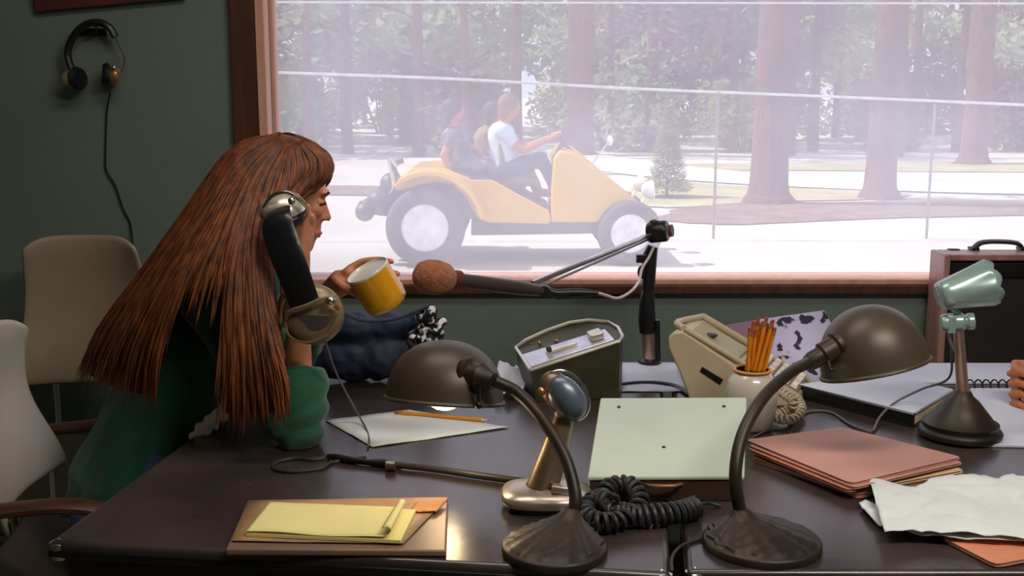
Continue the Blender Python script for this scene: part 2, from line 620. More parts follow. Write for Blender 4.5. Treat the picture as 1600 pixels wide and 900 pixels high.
# wall headphones
hy = WY - .045
hc = Q(148, 95, hy)
t = thing('headphones', hc, 'black and tan headphones hanging on a hook on the wall', 'headphones')
arc = [Q(*p, hy) for p in [(112, 108), (106, 85), (112, 62), (128, 42), (150, 35), (170, 42), (180, 58)]]
MB().tube(crv(arc, 30), .0105, 8, flat=(1.1, 1.0), ref=(0, 1, 0)).build('headband', 'leather', t)
MB().tube(crv([Q(*p, hy) for p in [(178, 55), (188, 75), (195, 95), (190, 112)]], 14), .0022, 6).build('wire_yoke', 'steel', t)
MB().tube(crv([Q(*p, hy) for p in [(112, 106), (104, 118), (108, 130)]], 10), .0022, 6).build('wire_yoke', 'steel', t)
for (cx, cy, ang, rm) in ((112, 124, -6, 'cupface'), (178, 118, 8, 'gold')):
    cc = Q(cx, cy, hy)
    R = Matrix.Rotation(rad(ang), 3, 'Y')
    s = 1 if cx < 150 else -1
    ax = R @ V((s, -.35, 0))
    e = MB().lathe([(0.0, -.012), (.028, -.012), (.034, -.004), (.034, .006), (.026, .014), (0, .014)], T(cc, frame(-ax) @ Matrix.Diagonal((1, .8, 1)).to_3x3()))
    e.build('earcup', 'cupm' if s > 0 else 'gold', t)
    ep = MB().lathe([(.014, .012), (.030, .012), (.034, .022), (.028, .032), (.016, .03)], T(cc - V((0, 0, 0)), frame(ax)))
    ep.build('ear_cushion', 'leather', t)
cc = Q(178, 106, hy - .03)
MB().ell(cc, (.006, .006, .008)).build('adjuster', 'chrome', t)
cd = [Q(*p) for p in [(172, 145, hy), (167, 175, WY - .01), (165, 235, WY - .008), (166, 265, WY - .008), (180, 290, WY - .008), (192, 325, WY - .008), (204, 352, WY - .008), (207, 400, WY - .02), (200, 470, WY - .02)]]
MB().tube(crv(cd, 60), .0024, 6).build('cord', 'wirewall', t)
hk = thing('wall_hook', Q(150, 48, WY), 'small dark hook holding the headphones on the wall', 'hook')
m = MB()
m.tube(crv([Q(150, 52, WY), Q(150, 52, WY - .03), Q(150, 49, WY - .06), Q(150, 40, WY - .066)], 10), .0035, 8)
m.build('prong', 'black', hk)
m = MB()
m.box(Q(143, 50, WY - .006), (.085, .012, .02))
m.build('back_plate', 'black', hk, bevel=.002)

# ------------------------------------------------------------------- chairs
def chair(name, base, yaw, shellm, bt, bb, wt_, wb, label, arms=True, seatz=.45, lean=12):
    """moulded armchair facing +x local; base on floor under seat centre"""
    t = thing(name, base, label, 'chair')
    R = rotz(yaw)
    W = lambda p: V(base) + R @ V(p)

    def back(u, v):
        wv = wb + (wt_ - wb) * v
        y = (u - .5) * wv
        z = bb + (bt - bb) * v
        # rounded top corners
        ex = abs(u - .5) * 2
        z -= (0.035 * ex ** 6) * (1 if v > .8 else 0) * ((v - .8) / .2 if v > .8 else 0)
        x = -.22 - math.tan(rad(lean)) * (z - bb) + .05 * (ex ** 2) + .02 * math.cos(v * 6)
        return W((x, y, z))
    b = MB().grid(back, 14, 14).build('backrest', shellm, t, solid=.012, sub=1, smooth=180)

    def seat(u, v):
        y = (u - .5) * .44
        x = -.23 + v * .46
        z = seatz - .02 * math.cos((u - .5) * 3.1) - .02 * math.sin(v * 3.1) - (max(0, v - .85) * .3) + (max(0, .15 - v) * .5)
        return W((x, y, z))
    MB().grid(seat, 12, 12).build('seat', 'cushion', t, solid=.014, sub=1, smooth=180)
    for sx in (-.2, .2):
        for sy in (-.2, .2):
            MB().tube([W((sx * 1.15, sy * 1.15, 0)), W((sx, sy, seatz - .03))], .011, 10).build('leg', 'chrome', t)
    m = MB()
    m.tube([W((-.2, -.2, seatz - .035)), W((.2, -.2, seatz - .035)), W((.2, .2, seatz - .035)), W((-.2, .2, seatz - .035)), W((-.2, -.2, seatz - .035))], .009, 8)
    for sy in (-.12, .12):
        m.tube(crv([W((-.15, sy, seatz - .03)), W((-.24, sy, seatz)), W((-.25, sy, bb + .03))], 12), .008, 8)
    m.build('under_frame', 'chrome', t)
    if arms:
        for sy in (-.27, .27):
            a = MB()
            az = seatz + .20
            a.tube(crv([W((-.22, sy, az + .01)), W((-.04, sy, az + .02)), W((.07, sy, az)), W((.10, sy, az - .02))], 12), .018, 10, flat=(.7, 1.6), ref=(0, 0, 1))
            ar = a.build('armrest', 'armwood', t)
            for x in (-.2, .06):
                MB().tube([W((x, sy * .85, seatz - .035)), W((x, sy, seatz + .05)), W((x, sy, az))], .008, 8).build('arm_support', 'chrome', ar)
    return t


# near chair: she sits in it (faces +x); far chair by wall faces the camera
nb = V((-.86, 2.27, 0))
chair('armchair', nb, 8, 'shellg', .97, .60, .42, .46, 'grey moulded armchair the red-haired woman sits in', seatz=.46, lean=10)
fb = Q(108, 500, 2.86)
chair('armchair', (fb.x, 2.78, 0), -90, 'shell', 1.075, .66, .31, .39, 'taupe moulded armchair empty against the wall under the hanging headphones', seatz=.45, lean=4)

# -------------------------------------------------------------------- desks
D = .75


def slab(m, pts, z0, z1):
    m.hexa([V((p.x, p.y, z0)) for p in pts], [V((p.x, p.y, z1)) for p in pts])


def desk(name, pts, label, caps):
    """pts: near-left, near-right, far-right, far-left"""
    ctr = sum(pts, V()) / 4
    t = thing(name, (ctr.x, ctr.y, 0), label, 'desk')
    m = MB()
    slab(m, pts, D - .032, D)
    m.build('desktop', 'desk', t, bevel=.009)
    ins = [p + (ctr - p) * .035 for p in pts]
    m = MB()
    slab(m, ins, D - .13, D - .033)
    m.build('apron', 'deskbody', t, bevel=.004)
    m = MB()
    out_ = [p + (p - ctr) * .004 for p in pts]
    slab(m, out_, D - .026, D - .014)
    m.build('edge_band', 'black', t, bevel=.002)
    for i, p in enumerate(pts):
        q = p + (ctr - p) * .09
        MB().tube([V((q.x, q.y, 0)), V((q.x, q.y, D - .1))], .022, 12).build('leg', 'deskbody', t)
    for i in caps:
        p = pts[i]
        q = p + (ctr - p) * .022
        MB().lathe([(.0, -.034), (.013, -.033), (.016, -.02), (.016, -.006), (.0, .0015)], T((q.x, q.y, D + .0)), n=16).build('corner_cap', 'chrome', t)
    return t


nl, nr = Z(76, 846), Z(1046, 897)
dirv = (nr - nl).normalized()
per = V((-dirv.y, dirv.x, 0))
dl = [nl, nr, nr + per * 1.22, nl + per * 1.22]
desk('desk', dl, 'dark worn desk on the left carrying the yellow pad and the lit lamp', (0, 1))
g0 = Z(1072, 893)
yf_ = Z(1300, 565).y
sl_ = per.x / per.y
dr = [V((nr.x + (g0.y - nr.y) * sl_ + .026, g0.y, D)), V((1.62, g0.y, D)), V((1.62, yf_, D)), V((nr.x + (yf_ - nr.y) * sl_ + .026, yf_, D))]
desk('desk', dr, 'dark desk on the right carrying the salmon folders and the tall gooseneck lamp', (0,))


# ------------------------------------------------------------- desk lamps
def lamp_base(t, ctr, neck, r, m_='bronzed'):
    m = MB()
    rings = []
    off = V((neck.x - ctr.x, neck.y - ctr.y, 0))
    n = 56
    prof = [(1.0, 0.0, 0), (1.0, .010, 0), (.97, .013, 0), (.90, .014, .02), (.88, .020, .06), (.78, .022, .14), (.74, .028, .2),
            (.62, .030, .34), (.57, .037, .4), (.44, .039, .56), (.38, .046, .62), (.28, .048, .8), (.2, .058, .92), (.15, .066, 1.0), (.12, .07, 1.0)]
    vs, fs = [], []
    for i, (k, h, s) in enumerate(prof):
        for j in range(n):
            a = 2 * math.pi * j / n
            rr = r * k
            if 0.2 < k < .96:
                rr *= 1 + .05 * math.cos(14 * a)
            vs.append(V((ctr.x + off.x * s + rr * math.cos(a), ctr.y + off.y * s + rr * math.sin(a), D + (h if h < .014 else .014 + (h - .014) * .62))))
    for i in range(len(prof) - 1):
        for j in range(n):
            j2 = (j + 1) % n
            fs.append((i * n + j, i * n + j2, (i + 1) * n + j2, (i + 1) * n + j))
    fs.append(tuple(range(n))[::-1])
    fs.append(tuple((len(prof) - 1) * n + j for j in range(n)))
    m.add(vs, fs)
    return m.build('base', m_, t, smooth=50)


def dome(t, apex, axis, r, h, m_, inner=True, rimr=.004):
    """shade: dome whose opening faces axis; apex = top point"""
    R = T(apex, frame(axis))
    prof = []
    for i in range(17):
        a = rad(90 * i / 16)
        prof.append((r * math.sin(a) ** .92 if i else 0, h * (1 - math.cos(a))))
    prof.append((r * 1.015, h + .012))
    ob = MB().lathe(prof + [(r * .985, h + .012)] + [(max(0, p[0] - .004), p[1] + .003) for p in prof[:-1][::-1]], R, n=56).build('shade', m_, t, smooth=60)
    MB().lathe([(r * .97, h + .009)] + [(max(0, p[0] - .0055), p[1] + .0045) for p in prof[:-1][::-1]], R, n=56).build('shade_lining', 'shadein', ob, smooth=60)
    rg = [(r * 1.012 + rimr * math.cos(a), h + .011 + rimr * math.sin(a)) for a in [2 * math.pi * k / 8 for k in range(9)]]
    MB().lathe(rg, R, n=56).build('rim_bead', m_, ob, smooth=60)
    return ob


# lit lamp on the left desk
bc = Z(866, 862)
nk = Z(892, 838)
t = thing('desk_lamp', bc, 'lit bronze gooseneck desk lamp with a domed shade on the left desk', 'desk lamp')
lamp_base(t, bc, nk, .083)
sy = 1.95
pth = [nk + V((0, 0, .035)), Q(899, 775, nk.y + .01), Q(882, 712, nk.y + .05), Q(845, 652, nk.y + .10), Q(808, 613, nk.y + .15), Q(775, 596, sy - .11)]
MB().tube(crv(pth, 50), .0105, 14).build('gooseneck', 'bronzed', t)
ap = Q(700, 531, sy)
ax = V((-.06, -.20, -1)).normalized()
dome(t, ap, ax, .106, .098, 'bronze')
# socket collar coming out of the side of the dome
so = Q(728, 585, sy - .075)
e = V(pth[-1])
dd = (e - so).normalized()
m = MB()
m.lathe([(0, -.03), (.030, -.03), (.034, -.018), (.026, -.010), (.032, 0), (.032, .008), (.024, .012), (.024, .03), (.028, .034), (.02, .046), (.014, .06), (0, .062)], T(so, frame(dd)), n=28)
m.build('socket_collar', 'bronzed', t)
sw = Q(748, 617, sy - .12)
m = MB().cyl(sw + V((0, 0, .02)), sw - V((0, 0, .012)), .0035)
m.ell(sw - V((0, 0, .018)), .007)
m.build('switch_key', 'black', t)
bp_ = ap + ax * .096
MB().ell(bp_, (.038, .034, .032)).build('bulb', 'bulb', t)
ld = bpy.data.lights.new('bulb', 'POINT')
ld.energy = .8
ld.color = (1, .75, .42)
ld.shadow_soft_size = .03
lo = bpy.data.objects.new('bulb_light', ld)
C.objects.link(lo)
lo.parent = t
lo.location = ap + ax * .15 - bc

# right lamp
bc = Z(1190, 852)
nk = Z(1156, 838)
t = thing('desk_lamp', bc, 'unlit bronze gooseneck desk lamp in front of the pencil jar on the right desk', 'desk lamp')
lamp_base(t, bc, nk, .093)
pth = [nk + V((0, 0, .035)), Q(1149, 745, nk.y), Q(1160, 680, nk.y + .04), Q(1192, 622, nk.y + .1), Q(1235, 582, nk.y + .19), Q(1268, 564, nk.y + .27)]
MB().tube(crv(pth, 50), .0105, 14).build('gooseneck', 'bronzed', t)
e = V(pth[-1])
ap = Q(1306, 542, e.y + .01)
ax = V((.93, .3, .02)).normalized()
ax = V((.90, .42, .10)).normalized()
dome(t, Q(1345, 478, e.y + .06), V((.24, -.16, -1)).normalized(), .098, .108, 'bronze')
m = MB()
dd = (ap - e).normalized()
m.lathe([(0, -.012), (.013, -.01), (.017, .0), (.017, .02), (.022, .024), (.022, .05), (.027, .054), (.027, .062), (0, .066)], T(e, frame(dd)), n=28)
m.build('socket_collar', 'bronzed', t)
m = MB()
k = e + dd * .03 + V((0, -.024, -.01))
m.cyl(k, k + V((0, -.012, -.01)), .003)
m.ell(k + V((0, -.016, -.012)), .006)
m.build('switch_key', 'black', t)
cdp = [Z(1108, 838, .754), Z(1085, 845, .753), Z(1062, 855, .753), Z(1050, 872, .753), Z(1050, 893, .753)]
MB().tube(crv([tuple(p) for p in cdp], 24), .0028, 8).build('power_cord', 'blackrub', t)

# mint lamp
bc = Z(1499, 683) + V((0, 0, .0068))
t = thing('desk_lamp', bc, 'small mint green cone desk lamp on a dark stepped base', 'desk lamp')
MB().lathe([(.082, 0), (.084, .008), (.080, .014), (.074, .016), (.076, .026), (.066, .032), (.05, .052), (.034, .072), (.022, .082), (.017, .092), (.012, .094), (0, .094)],
           T(bc), n=40).build('base', 'bronzed', t, smooth=50)
jt = Q(1497, 505, bc.y)
MB().tube([bc + V((0, 0, .09)), jt], [.0125, .0105], 16).build('pole', 'pole', t)
m = MB()
m.lathe([(.0, -.03), (.016, -.03), (.019, -.02), (.019, .012), (.013, .018), (.017, .022), (.017, .034), (0, .038)], T(jt + V((-.004, 0, .002)), frame(V((1, -.15, .1)))), n=24)
m.box(jt + V((-.018, -.01, .0)), (.014, .02, .036))
m.build('joint', 'mint', t, bevel=.002)
m = MB()
m.tube(crv([jt + V((-.022, -.01, -.01)), jt + V((-.018, -.012, -.035)), jt + V((-.002, -.012, -.062))], 10), .004, 8)
m.build('stay', 'steel', t)
sm_ = Q(1468, 463, bc.y - .01)
lg_ = Q(1546, 441, bc.y + .0)
ax = (lg_ - sm_)
L = ax.length
prof = [(0, 0), (.022, 0), (.028, .004)] + [(.028 + (.047 - .028) * k / 8, .004 + (L - .004) * k / 8) for k in range(1, 9)]
R = T(sm_, frame(ax))
vs, fs = [], []
n = 64
for i, (r, z) in enumerate(prof):
    for k in range(n):
        a = 2 * math.pi * k / n
        s = max(0, (i - 4) / 6)
        rr = r * (1 + .035 * s * math.cos(8 * a))
        zz = z + .010 * s * s * (abs(math.sin(4 * a)) - .4)
        vs.append(R @ V((rr * math.cos(a), rr * math.sin(a), zz)))
for i in range(len(prof) - 1):
    for k in range(n):
        k2 = (k + 1) % n
        fs.append((i * n + k, i * n + k2, (i + 1) * n + k2, (i + 1) * n + k))
MB().add(vs, fs).build('shade', 'mint', t, solid=.002, smooth=60)
MB().tube([sm_ + ax * .25 - V((0, 0, .03)), jt + V((0, 0, .02))], .006, 10).build('shade_bracket', 'mint', t)
MB().tube(crv([jt + V((-.01, 0, -.05)), Q(1483, 590, bc.y + .04), Q(1440, 608, bc.y + .12), Q(1400, 628, bc.y + .12), Q(1376, 650, bc.y + .1), Z(1364, 674, .753)], 40), .0026, 8).build('power_cord', 'cordg', t)

# ---------------------------------------------------- pedestal microphone
bc = Z(868, 792)
by = bc.y
t = thing('desk_microphone', bc, 'silver and bronze desk microphone with a bullet head behind the lit lamp', 'microphone')
a1, a2 = Q(783, 775, by).x, Q(925, 780, by).x
cx = (a1 + a2) / 2
hw = (a2 - a1) / 2


def mbase(u, k, h):
    a = 2 * math.pi * u
    ex = 3.0
    c_, s_ = math.cos(a), math.sin(a)
    return V((cx + hw * k * abs(c_) ** (2 / ex) * (1 if c_ > 0 else -1), by + .012 + .062 * k * abs(s_) ** (2 / ex) * (1 if s_ > 0 else -1), D + h))


n = 48
pr = [(.96, .010), (1.0, .013), (1.0, .022), (.96, .027), (.7, .033), (.45, .037), (.2, .042), (.0, .043)]
vs = [mbase(j / n, k, h) for (k, h) in pr for j in range(n)]
fs = [(i * n + j, i * n + (j + 1) % n, (i + 1) * n + (j + 1) % n, (i + 1) * n + j) for i in range(len(pr) - 1) for j in range(n)]
fs.append(tuple(range(n))[::-1])
pb_ = MB().add(vs, fs).build('base', 'micbase', t, smooth=50)
for dx, dy in ((-.8, -.5), (.8, -.5), (-.8, .7), (.8, .7)):
    MB().cyl((cx + hw * dx * .9, by + .012 + .05 * dy, D), (cx + hw * dx * .9, by + .012 + .05 * dy, D + .012), .009).build('rubber_foot', 'blackrub', pb_)
MB().box((cx + .032, by - .022, D + .040), (.05, .02, .014), Matrix.Rotation(rad(6), 3, 'Y')).build('talk_bar', 'micbase', t, bevel=.004)
s0, s1 = Q(849, 765, by + .01), Q(882, 650, by + .02)
MB().tube([s0 - V((0, 0, .012)), s0 + V((0, 0, .004)), s0 + V((0, 0, .008)), s0 * .5 + s1 * .5, s1], [.036, .034, .028, .0235, .017], 24).build('stem', 'micbr', t)
hd = Q(882, 617, by + .02)
hax = V((.55, -.25, -.35)).normalized()
m = MB()
Rg = frame(V((.56, -.1, -.82)), V((.82, 0, .56)))
m.ell(hd + V((-.010, .004, .004)), (.028, .028, .040), Rg)
m.build('head_shell', 'micbr', t)
m = MB()
m.tube([hd + V((.004, -.004, 0)) + Rg @ V((.0325 * math.cos(a), 0, .046 * math.sin(a))) for a in [2 * math.pi * k / 40 for k in range(41)]], .0034, 8)
m.build('head_ring', 'chrome', t)
m = MB()
m.ell(hd + V((.004, -.012, -.002)), (.0295, .026, .043), Rg)
m.build('grille', 'micblue', t)
MB().tube([s1 - V((0, 0, .004)), hd], [.017, .02], 18).build('neck', 'micbr', t)
k = Q(857, 610, by - .02)
MB().ell(Q(846, 612, by + .0), (.007, .007, .008)).build('pilot_stud', 'gold', t)

# coiled cable
def helix(path, R_, r_, turns, m, n=None, seed=0):
    P = crv([tuple(p) for p in path], int(turns * 12))
    P = [V(p) for p in P]
    pts = []
    x = V((0, 0, 1))
    N = len(P)
    for i, p in enumerate(P):
        tt = (P[min(i + 1, N - 1)] - P[max(i - 1, 0)]).normalized()
        x = (x - tt * x.dot(tt))
        if x.length < 1e-4:
            x = tt.orthogonal()
        x.normalize()
        y = tt.cross(x)
        a = 2 * math.pi * turns * i / N
        pts.append(p + (x * math.cos(a) + y * math.sin(a)) * R_)
    m.tube(pts, r_, 7)


t = thing('coiled_cable', Z(975, 800), 'tangled black coiled microphone cable in front of the pale green case', 'cable')
m = MB()
zc = D + .020
helix([Z(1088, 792, zc), Z(1070, 798, zc), Z(1035, 804, zc), Z(995, 806, zc), Z(965, 800, zc + .004)], .0150, .0050, 15, m)
helix([Z(965, 800, zc + .004), Z(940, 790, zc), Z(950, 762, zc + .012), Z(985, 758, zc + .014), Z(1000, 786, zc + .012), Z(970, 812, zc), Z(935, 815, zc), Z(915, 800, zc), Z(930, 780, zc + .006), Z(958, 786, zc + .02)], .0125, .0048, 30, m)
m.build('coil', 'blackrub', t)
MB().tube(crv([tuple(Z(1088, 792, zc)), tuple(Z(1105, 786, D + .012)), tuple(Z(1125, 790, D + .006))], 10), .004, 8).build('cable_end', 'blackrub', t)

# ------------------------------------------------------ pale green case
fy = Z(920, 783).y
A, B = Q(921, 744, fy), Q(1160, 743, fy)
Dd, Cc = Q(941, 622, fy + .25), Q(1165, 621, fy + .25)
t = thing('equipment_case', (A.x, fy, D), 'flat case with a pale green screwed lid beside the right gooseneck lamp', 'case')
bt_ = [V((p.x, p.y, D)) for p in (A, B, Cc, Dd)]
e = .008
m = MB().hexa(bt_, [p - V((0, 0, e)) for p in (A, B, Cc, Dd)])
m.build('body', 'boxside', t, bevel=.003)
o_ = lambda p, q: p + V((q[0] * .003, q[1] * .003, 0))
tp = [o_(A, (-1, -1)), o_(B, (1, -1)), o_(Cc, (1, 1)), o_(Dd, (-1, 1))]
MB().hexa([p - V((0, 0, e)) for p in tp], tp).build('lid', 'greenbox', t, bevel=.003)
nrm = (B - A).cross(Dd - A).normalized()
for (px_, py_) in ((967, 636), (1131, 635), (1037, 699)):
    r_ = ray(px_, py_)
    s_ = (A - CO).dot(nrm) / r_.dot(nrm)
    MB().lathe([(.0035, -.001), (.0035, .0012), (.002, .002), (0, .0015)], T(CO + r_ * s_, frame(nrm)), n=14).build('screw', 'graphite', t)
gp = Q(1040, 759, fy - .006)
MB().tube(crv([Q(1008, 757, fy), Q(1020, 759, fy - .014), Q(1052, 759, fy - .014), Q(1066, 756, fy)], 14), .003, 8).build('handle', 'gold', t)

# --------------------------------------------------- papers and pencils
def sheet(name, corners, m_, label, cat, th=.0012, group=None, n=10, wob=.0, seed=0, bev=0):
    a, b, c_, d = [V(p) for p in corners]
    t_ = None

    def fn(u, v):
        p = (a * (1 - u) + b * u) * (1 - v) + (d * (1 - u) + c_ * u) * v
        if wob:
            p.z += wob * (noise.noise(V((u * 4 + seed, v * 4, seed))) + .5)
        return p
    m = MB().grid(fn, n, n)
    o = m.build(name, m_, None, solid=th, smooth=180 if wob else 40, org=(a + b + c_ + d) / 4)
    return tag(o, label, cat, group)


z1 = D + .0015
sheet('paper_sheet', [Z(582, 699, z1), Z(795, 668, z1), Z(640, 641, z1), Z(508, 657, z1)], 'paper', 'white sheet of paper under the pencil beside the green sleeve', 'paper', wob=.002)


def pencil(name, a, b, m_, label, group=None, r=.0038, er=True, cat='pencil'):
    a, b = V(a), V(b)
    d = (b - a).normalized()
    t_ = thing(name, a, label, cat, group)
    MB().tube([a + d * .016, b - d * .018], r, 6).build('barrel', m_, t_, smooth=20)
    MB().tube([a + d * .016, a + d * .003], [r, .0012], 6).build('sharpened_end', 'wood', t_)
    MB().tube([a + d * .004, a], [.0013, .0003], 6).build('lead', 'graphite', t_)
    MB().tube([b - d * .018, b - d * .008], r * 1.02, 10).build('ferrule', 'gold', t_)
    MB().tube([b - d * .008, b], r * .92, 10).build('eraser', 'eraser', t_)
    return t_


pencil('pencil', Z(764, 657, D + .0075), Z(617, 644, D + .0075), 'pencil', 'yellow pencil lying on the white sheet under the lit lamp', r=.0042)

# black wand and cord between elbow and pedestal microphone
t = thing('cable', Z(600, 725), 'black cable with a thick plug lying across the left desk', 'cable')
m = MB()
m.tube(crv([tuple(Z(*p, D + .008)) for p in [(625, 727), (680, 733), (740, 742), (800, 750), (822, 752)]], 24), [.006, .0065, .007, .007, .006], 10)
m.build('thick_lead', 'blackrub', t)
m = MB()
m.tube(crv([tuple(Z(*p, D + .007)) for p in [(512, 712), (530, 716), (570, 722), (600, 724), (628, 728)]], 20), [.004, .008, .006, .009, .006], 10)
m.build('plug', 'black', t)
MB().tube([Z(604, 727, D + .010), Z(618, 728, D + .010)], .0095, 12).build('plug_ring', 'steel', t)
m = MB()
m.tube(crv([tuple(Z(*p, D + .004)) for p in [(515, 713), (490, 718), (460, 716), (432, 722), (428, 732), (455, 737), (500, 732), (520, 722), (560, 716), (572, 715)]], 40), .0034, 8)
m.build('cord', 'blackrub', t)

# clipboard, envelope and yellow pad
zb = D + .012
bo = [Z(352, 858, zb), Z(697, 860, zb), Z(700, 776, zb), Z(386, 782, zb)]
t = thing('clipboard', bo[0], 'worn tan and mauve board lying on the near left desk corner', 'board')
MB().hexa([V((p.x, p.y, D + .001)) for p in bo], bo).build('board', 'clipb', t, bevel=.003)
ev = [Z(362, 846, zb + .002), Z(630, 850, zb + .002), Z(700, 778, zb + .002), Z(388, 783, zb + .002)]
sheet('envelope', [p + V((0, 0, .0005)) for p in ev], 'tan', 'tan kraft envelope between the yellow pad and the board', 'envelope', wob=.001)
fl = [Z(640, 800, zb + .006), Z(682, 800, zb + .006), Z(700, 780, zb + .010), Z(650, 786, zb + .006)]
pc = [Z(384, 831, zb + .012), Z(626, 842, zb + .012), Z(650, 794, zb + .012), Z(421, 785, zb + .012)]
t = thing('notepad', pc[0], 'yellow writing pad with a curled page on the tan board', 'notepad')
MB().hexa([V((p.x, p.y, zb + .004)) for p in pc], [p - V((0, 0, .002)) for p in pc]).build('pages', 'yellowpad', t, bevel=.0008)


def curl(u, v):
    a = pc[0].lerp(pc[1], u)
    b = pc[3].lerp(pc[2], u)
    p = a.lerp(b, v)
    p.z += .0008 + (.0015 * math.sin(u * 9) * (1 - v))
    if u > .86:
        k = (u - .86) / .14
        an = k * math.pi * 1.3
        rr = .007 * (1 + .3 * (1 - v))
        base = pc[0].lerp(pc[1], .86).lerp(pc[3].lerp(pc[2], .86), v)
        d = (pc[1] - pc[0]).normalized()
        p = base + d * (rr * math.sin(an) + .012 * min(1, k * 2)) + V((0, 0, .001 + rr * (1 - math.cos(an))))
    return p


MB().grid(curl, 50, 8).build('curled_page', 'yellowpad', t, solid=.0006, smooth=180)
sheet('envelope_flap', fl, 'kraft', 'small orange kraft flap at the right end of the yellow pad', 'paper', th=.001, wob=.002)

# salmon folders
def folder(cs, z, m_, label, cat='folder', group='stack of card folders', dz=.0028, nm='folder'):
    pts = [Z(px_, py_, z) for px_, py_ in cs]
    pts = [V((p.x, p.y, z)) for p in pts]
    t_ = thing(nm, pts[0], label, cat, group)
    # rounded corners
    rp = []
    N = len(pts)
    for i, p in enumerate(pts):
        a = p + (pts[i - 1] - p).normalized() * .012
        b = p + (pts[(i + 1) % N] - p).normalized() * .012
        rp += [a, (a + b + p * 2) / 4, b]
    MB().poly(rp, (0, 0, -.0006)).build('front_cover', m_, t_)
    MB().poly([p - V((0, 0, dz)) + (p - pts[0]) * .004 for p in rp], (0, 0, -.0006)).build('back_cover', m_, t_)
    ins = [p + (sum(rp, V()) / len(rp) - p) * .03 for p in rp]
    MB().poly([p - V((0, 0, .0008)) for p in ins], (0, 0, -(dz - .001))).build('papers', 'paper', t_)
    return t_


b0 = [(1165, 687), (1316, 667), (1503, 714), (1330, 755)]
folder(b0, D + .030, 'pink', 'salmon pink folder on top of the folder stack')
folder([(1168, 695), (1318, 672), (1506, 722), (1334, 762)], D + .0255, 'pink', 'salmon folder second from the top of the stack')
folder([(1166, 700), (1316, 676), (1490, 724), (1326, 766)], D + .021, 'pinkd', 'orange folder in the middle of the stack', dz=.004)
folder([(1180, 704), (1320, 680), (1508, 734), (1350, 764)], D + .0155, 'manila', 'cream folder sticking out at the right of the stack', dz=.004)
folder([(1172, 712), (1318, 686), (1500, 738), (1340, 772)], D + .010, 'pinkd', 'orange folder at the bottom of the stack', dz=.008)

# papers lower right
folder([(1470, 838), (1560, 810), (1720, 850), (1556, 882)], D + .008, 'pinkd', 'orange folder under the crumpled white papers at the right', group='loose papers', dz=.005)


def crumple(name, outline, z, m_, label, amp, seed, lift=0):
    pts = [Z(px_, py_, z) for px_, py_ in outline]
    bm = bmesh.new()
    vs = [bm.verts.new(p) for p in pts]
    bm.faces.new(vs)
    bmesh.ops.triangulate(bm, faces=bm.faces[:])
    for _ in range(5):
        bmesh.ops.subdivide_edges(bm, edges=[e_ for e_ in bm.edges if e_.calc_length() > .012], cuts=1, use_grid_fill=True)
        bmesh.ops.triangulate(bm, faces=[f for f in bm.faces if len(f.verts) > 3])
    ctr = sum(pts, V()) / len(pts)
    for v_ in bm.verts:
        q = v_.co
        h = abs(noise.noise(V((q.x * 14 + seed, q.y * 14, seed)))) * 1.5 + .5 * abs(noise.noise(V((q.x * 34, q.y * 34 + seed, 3))))
        v_.co.z = z + amp * h + lift * (q - ctr).length
    m = MB()
    bm.verts.index_update()
    m.add([v_.co.copy() for v_ in bm.verts], [tuple(x.index for x in f.verts) for f in bm.faces])
    bm.free()
    o = m.build(name, m_, None, solid=.0008, smooth=180, org=ctr)
    return tag(o, label, 'paper', 'loose papers')


crumple('paper_sheet', [(1342, 790), (1352, 784), (1372, 790), (1400, 800), (1410, 818), (1376, 824), (1360, 812)], D + .006, 'paper', 'curled corner of a dog-eared sheet beneath the crumpled white paper', .012, 5)
crumple('paper_sheet', [(1375, 815), (1400, 790), (1600, 780), (1700, 800), (1690, 845), (1560, 848), (1440, 838)], D + .014, 'paper', 'lower flat white sheet under the crumpled top sheet', .004, 2)
crumple('paper_sheet', [(1356, 752), (1395, 757), (1431, 764), (1452, 750), (1500, 748), (1560, 748), (1583, 742), (1610, 748), (1700, 752), (1700, 850), (1600, 843), (1500, 836), (1440, 832), (1383, 834), (1370, 795)], D + .022, 'paper', 'crumpled white paper on top at the right desk edge', .012, 1)
# ------------------------------------------------- pencil jar and pencils
jb = Z(1172, 668)
jy = jb.y
t = thing('pencil_jar', jb, 'rounded off white ceramic jar full of orange pencils', 'jar')
rz_ = Q(1172, 577, jy).z - D
MB().lathe([(.040, 0), (.046, .006), (.054, rz_ * .35), (.056, rz_ * .6), (.050, rz_ * .82), (.040, rz_ * .93), (.036, rz_ * .96), (.037, rz_ - .004), (.034, rz_ - .002),
            (.032, rz_ * .94), (.046, rz_ * .7), (.048, rz_ * .4), (.036, .012), (0, .010)], T(jb), n=44).build('body', 'ceramic', t, smooth=60)
MB().lathe([(.0375 + .0035 * math.cos(a), rz_ - .001 + .0035 * math.sin(a)) for a in [2 * math.pi * k / 8 for k in range(9)]], T(jb), n=44).build('rim', 'kraft', t, smooth=60)
tops = [(1172, 512), (1178, 502), (1185, 496), (1192, 502), (1198, 496), (1206, 503), (1183, 508), (1195, 510), (1211, 512), (1176, 516), (1203, 511), (1188, 505), (1208, 500), (1181, 514), (1199, 505), (1190, 514)]
proto = None
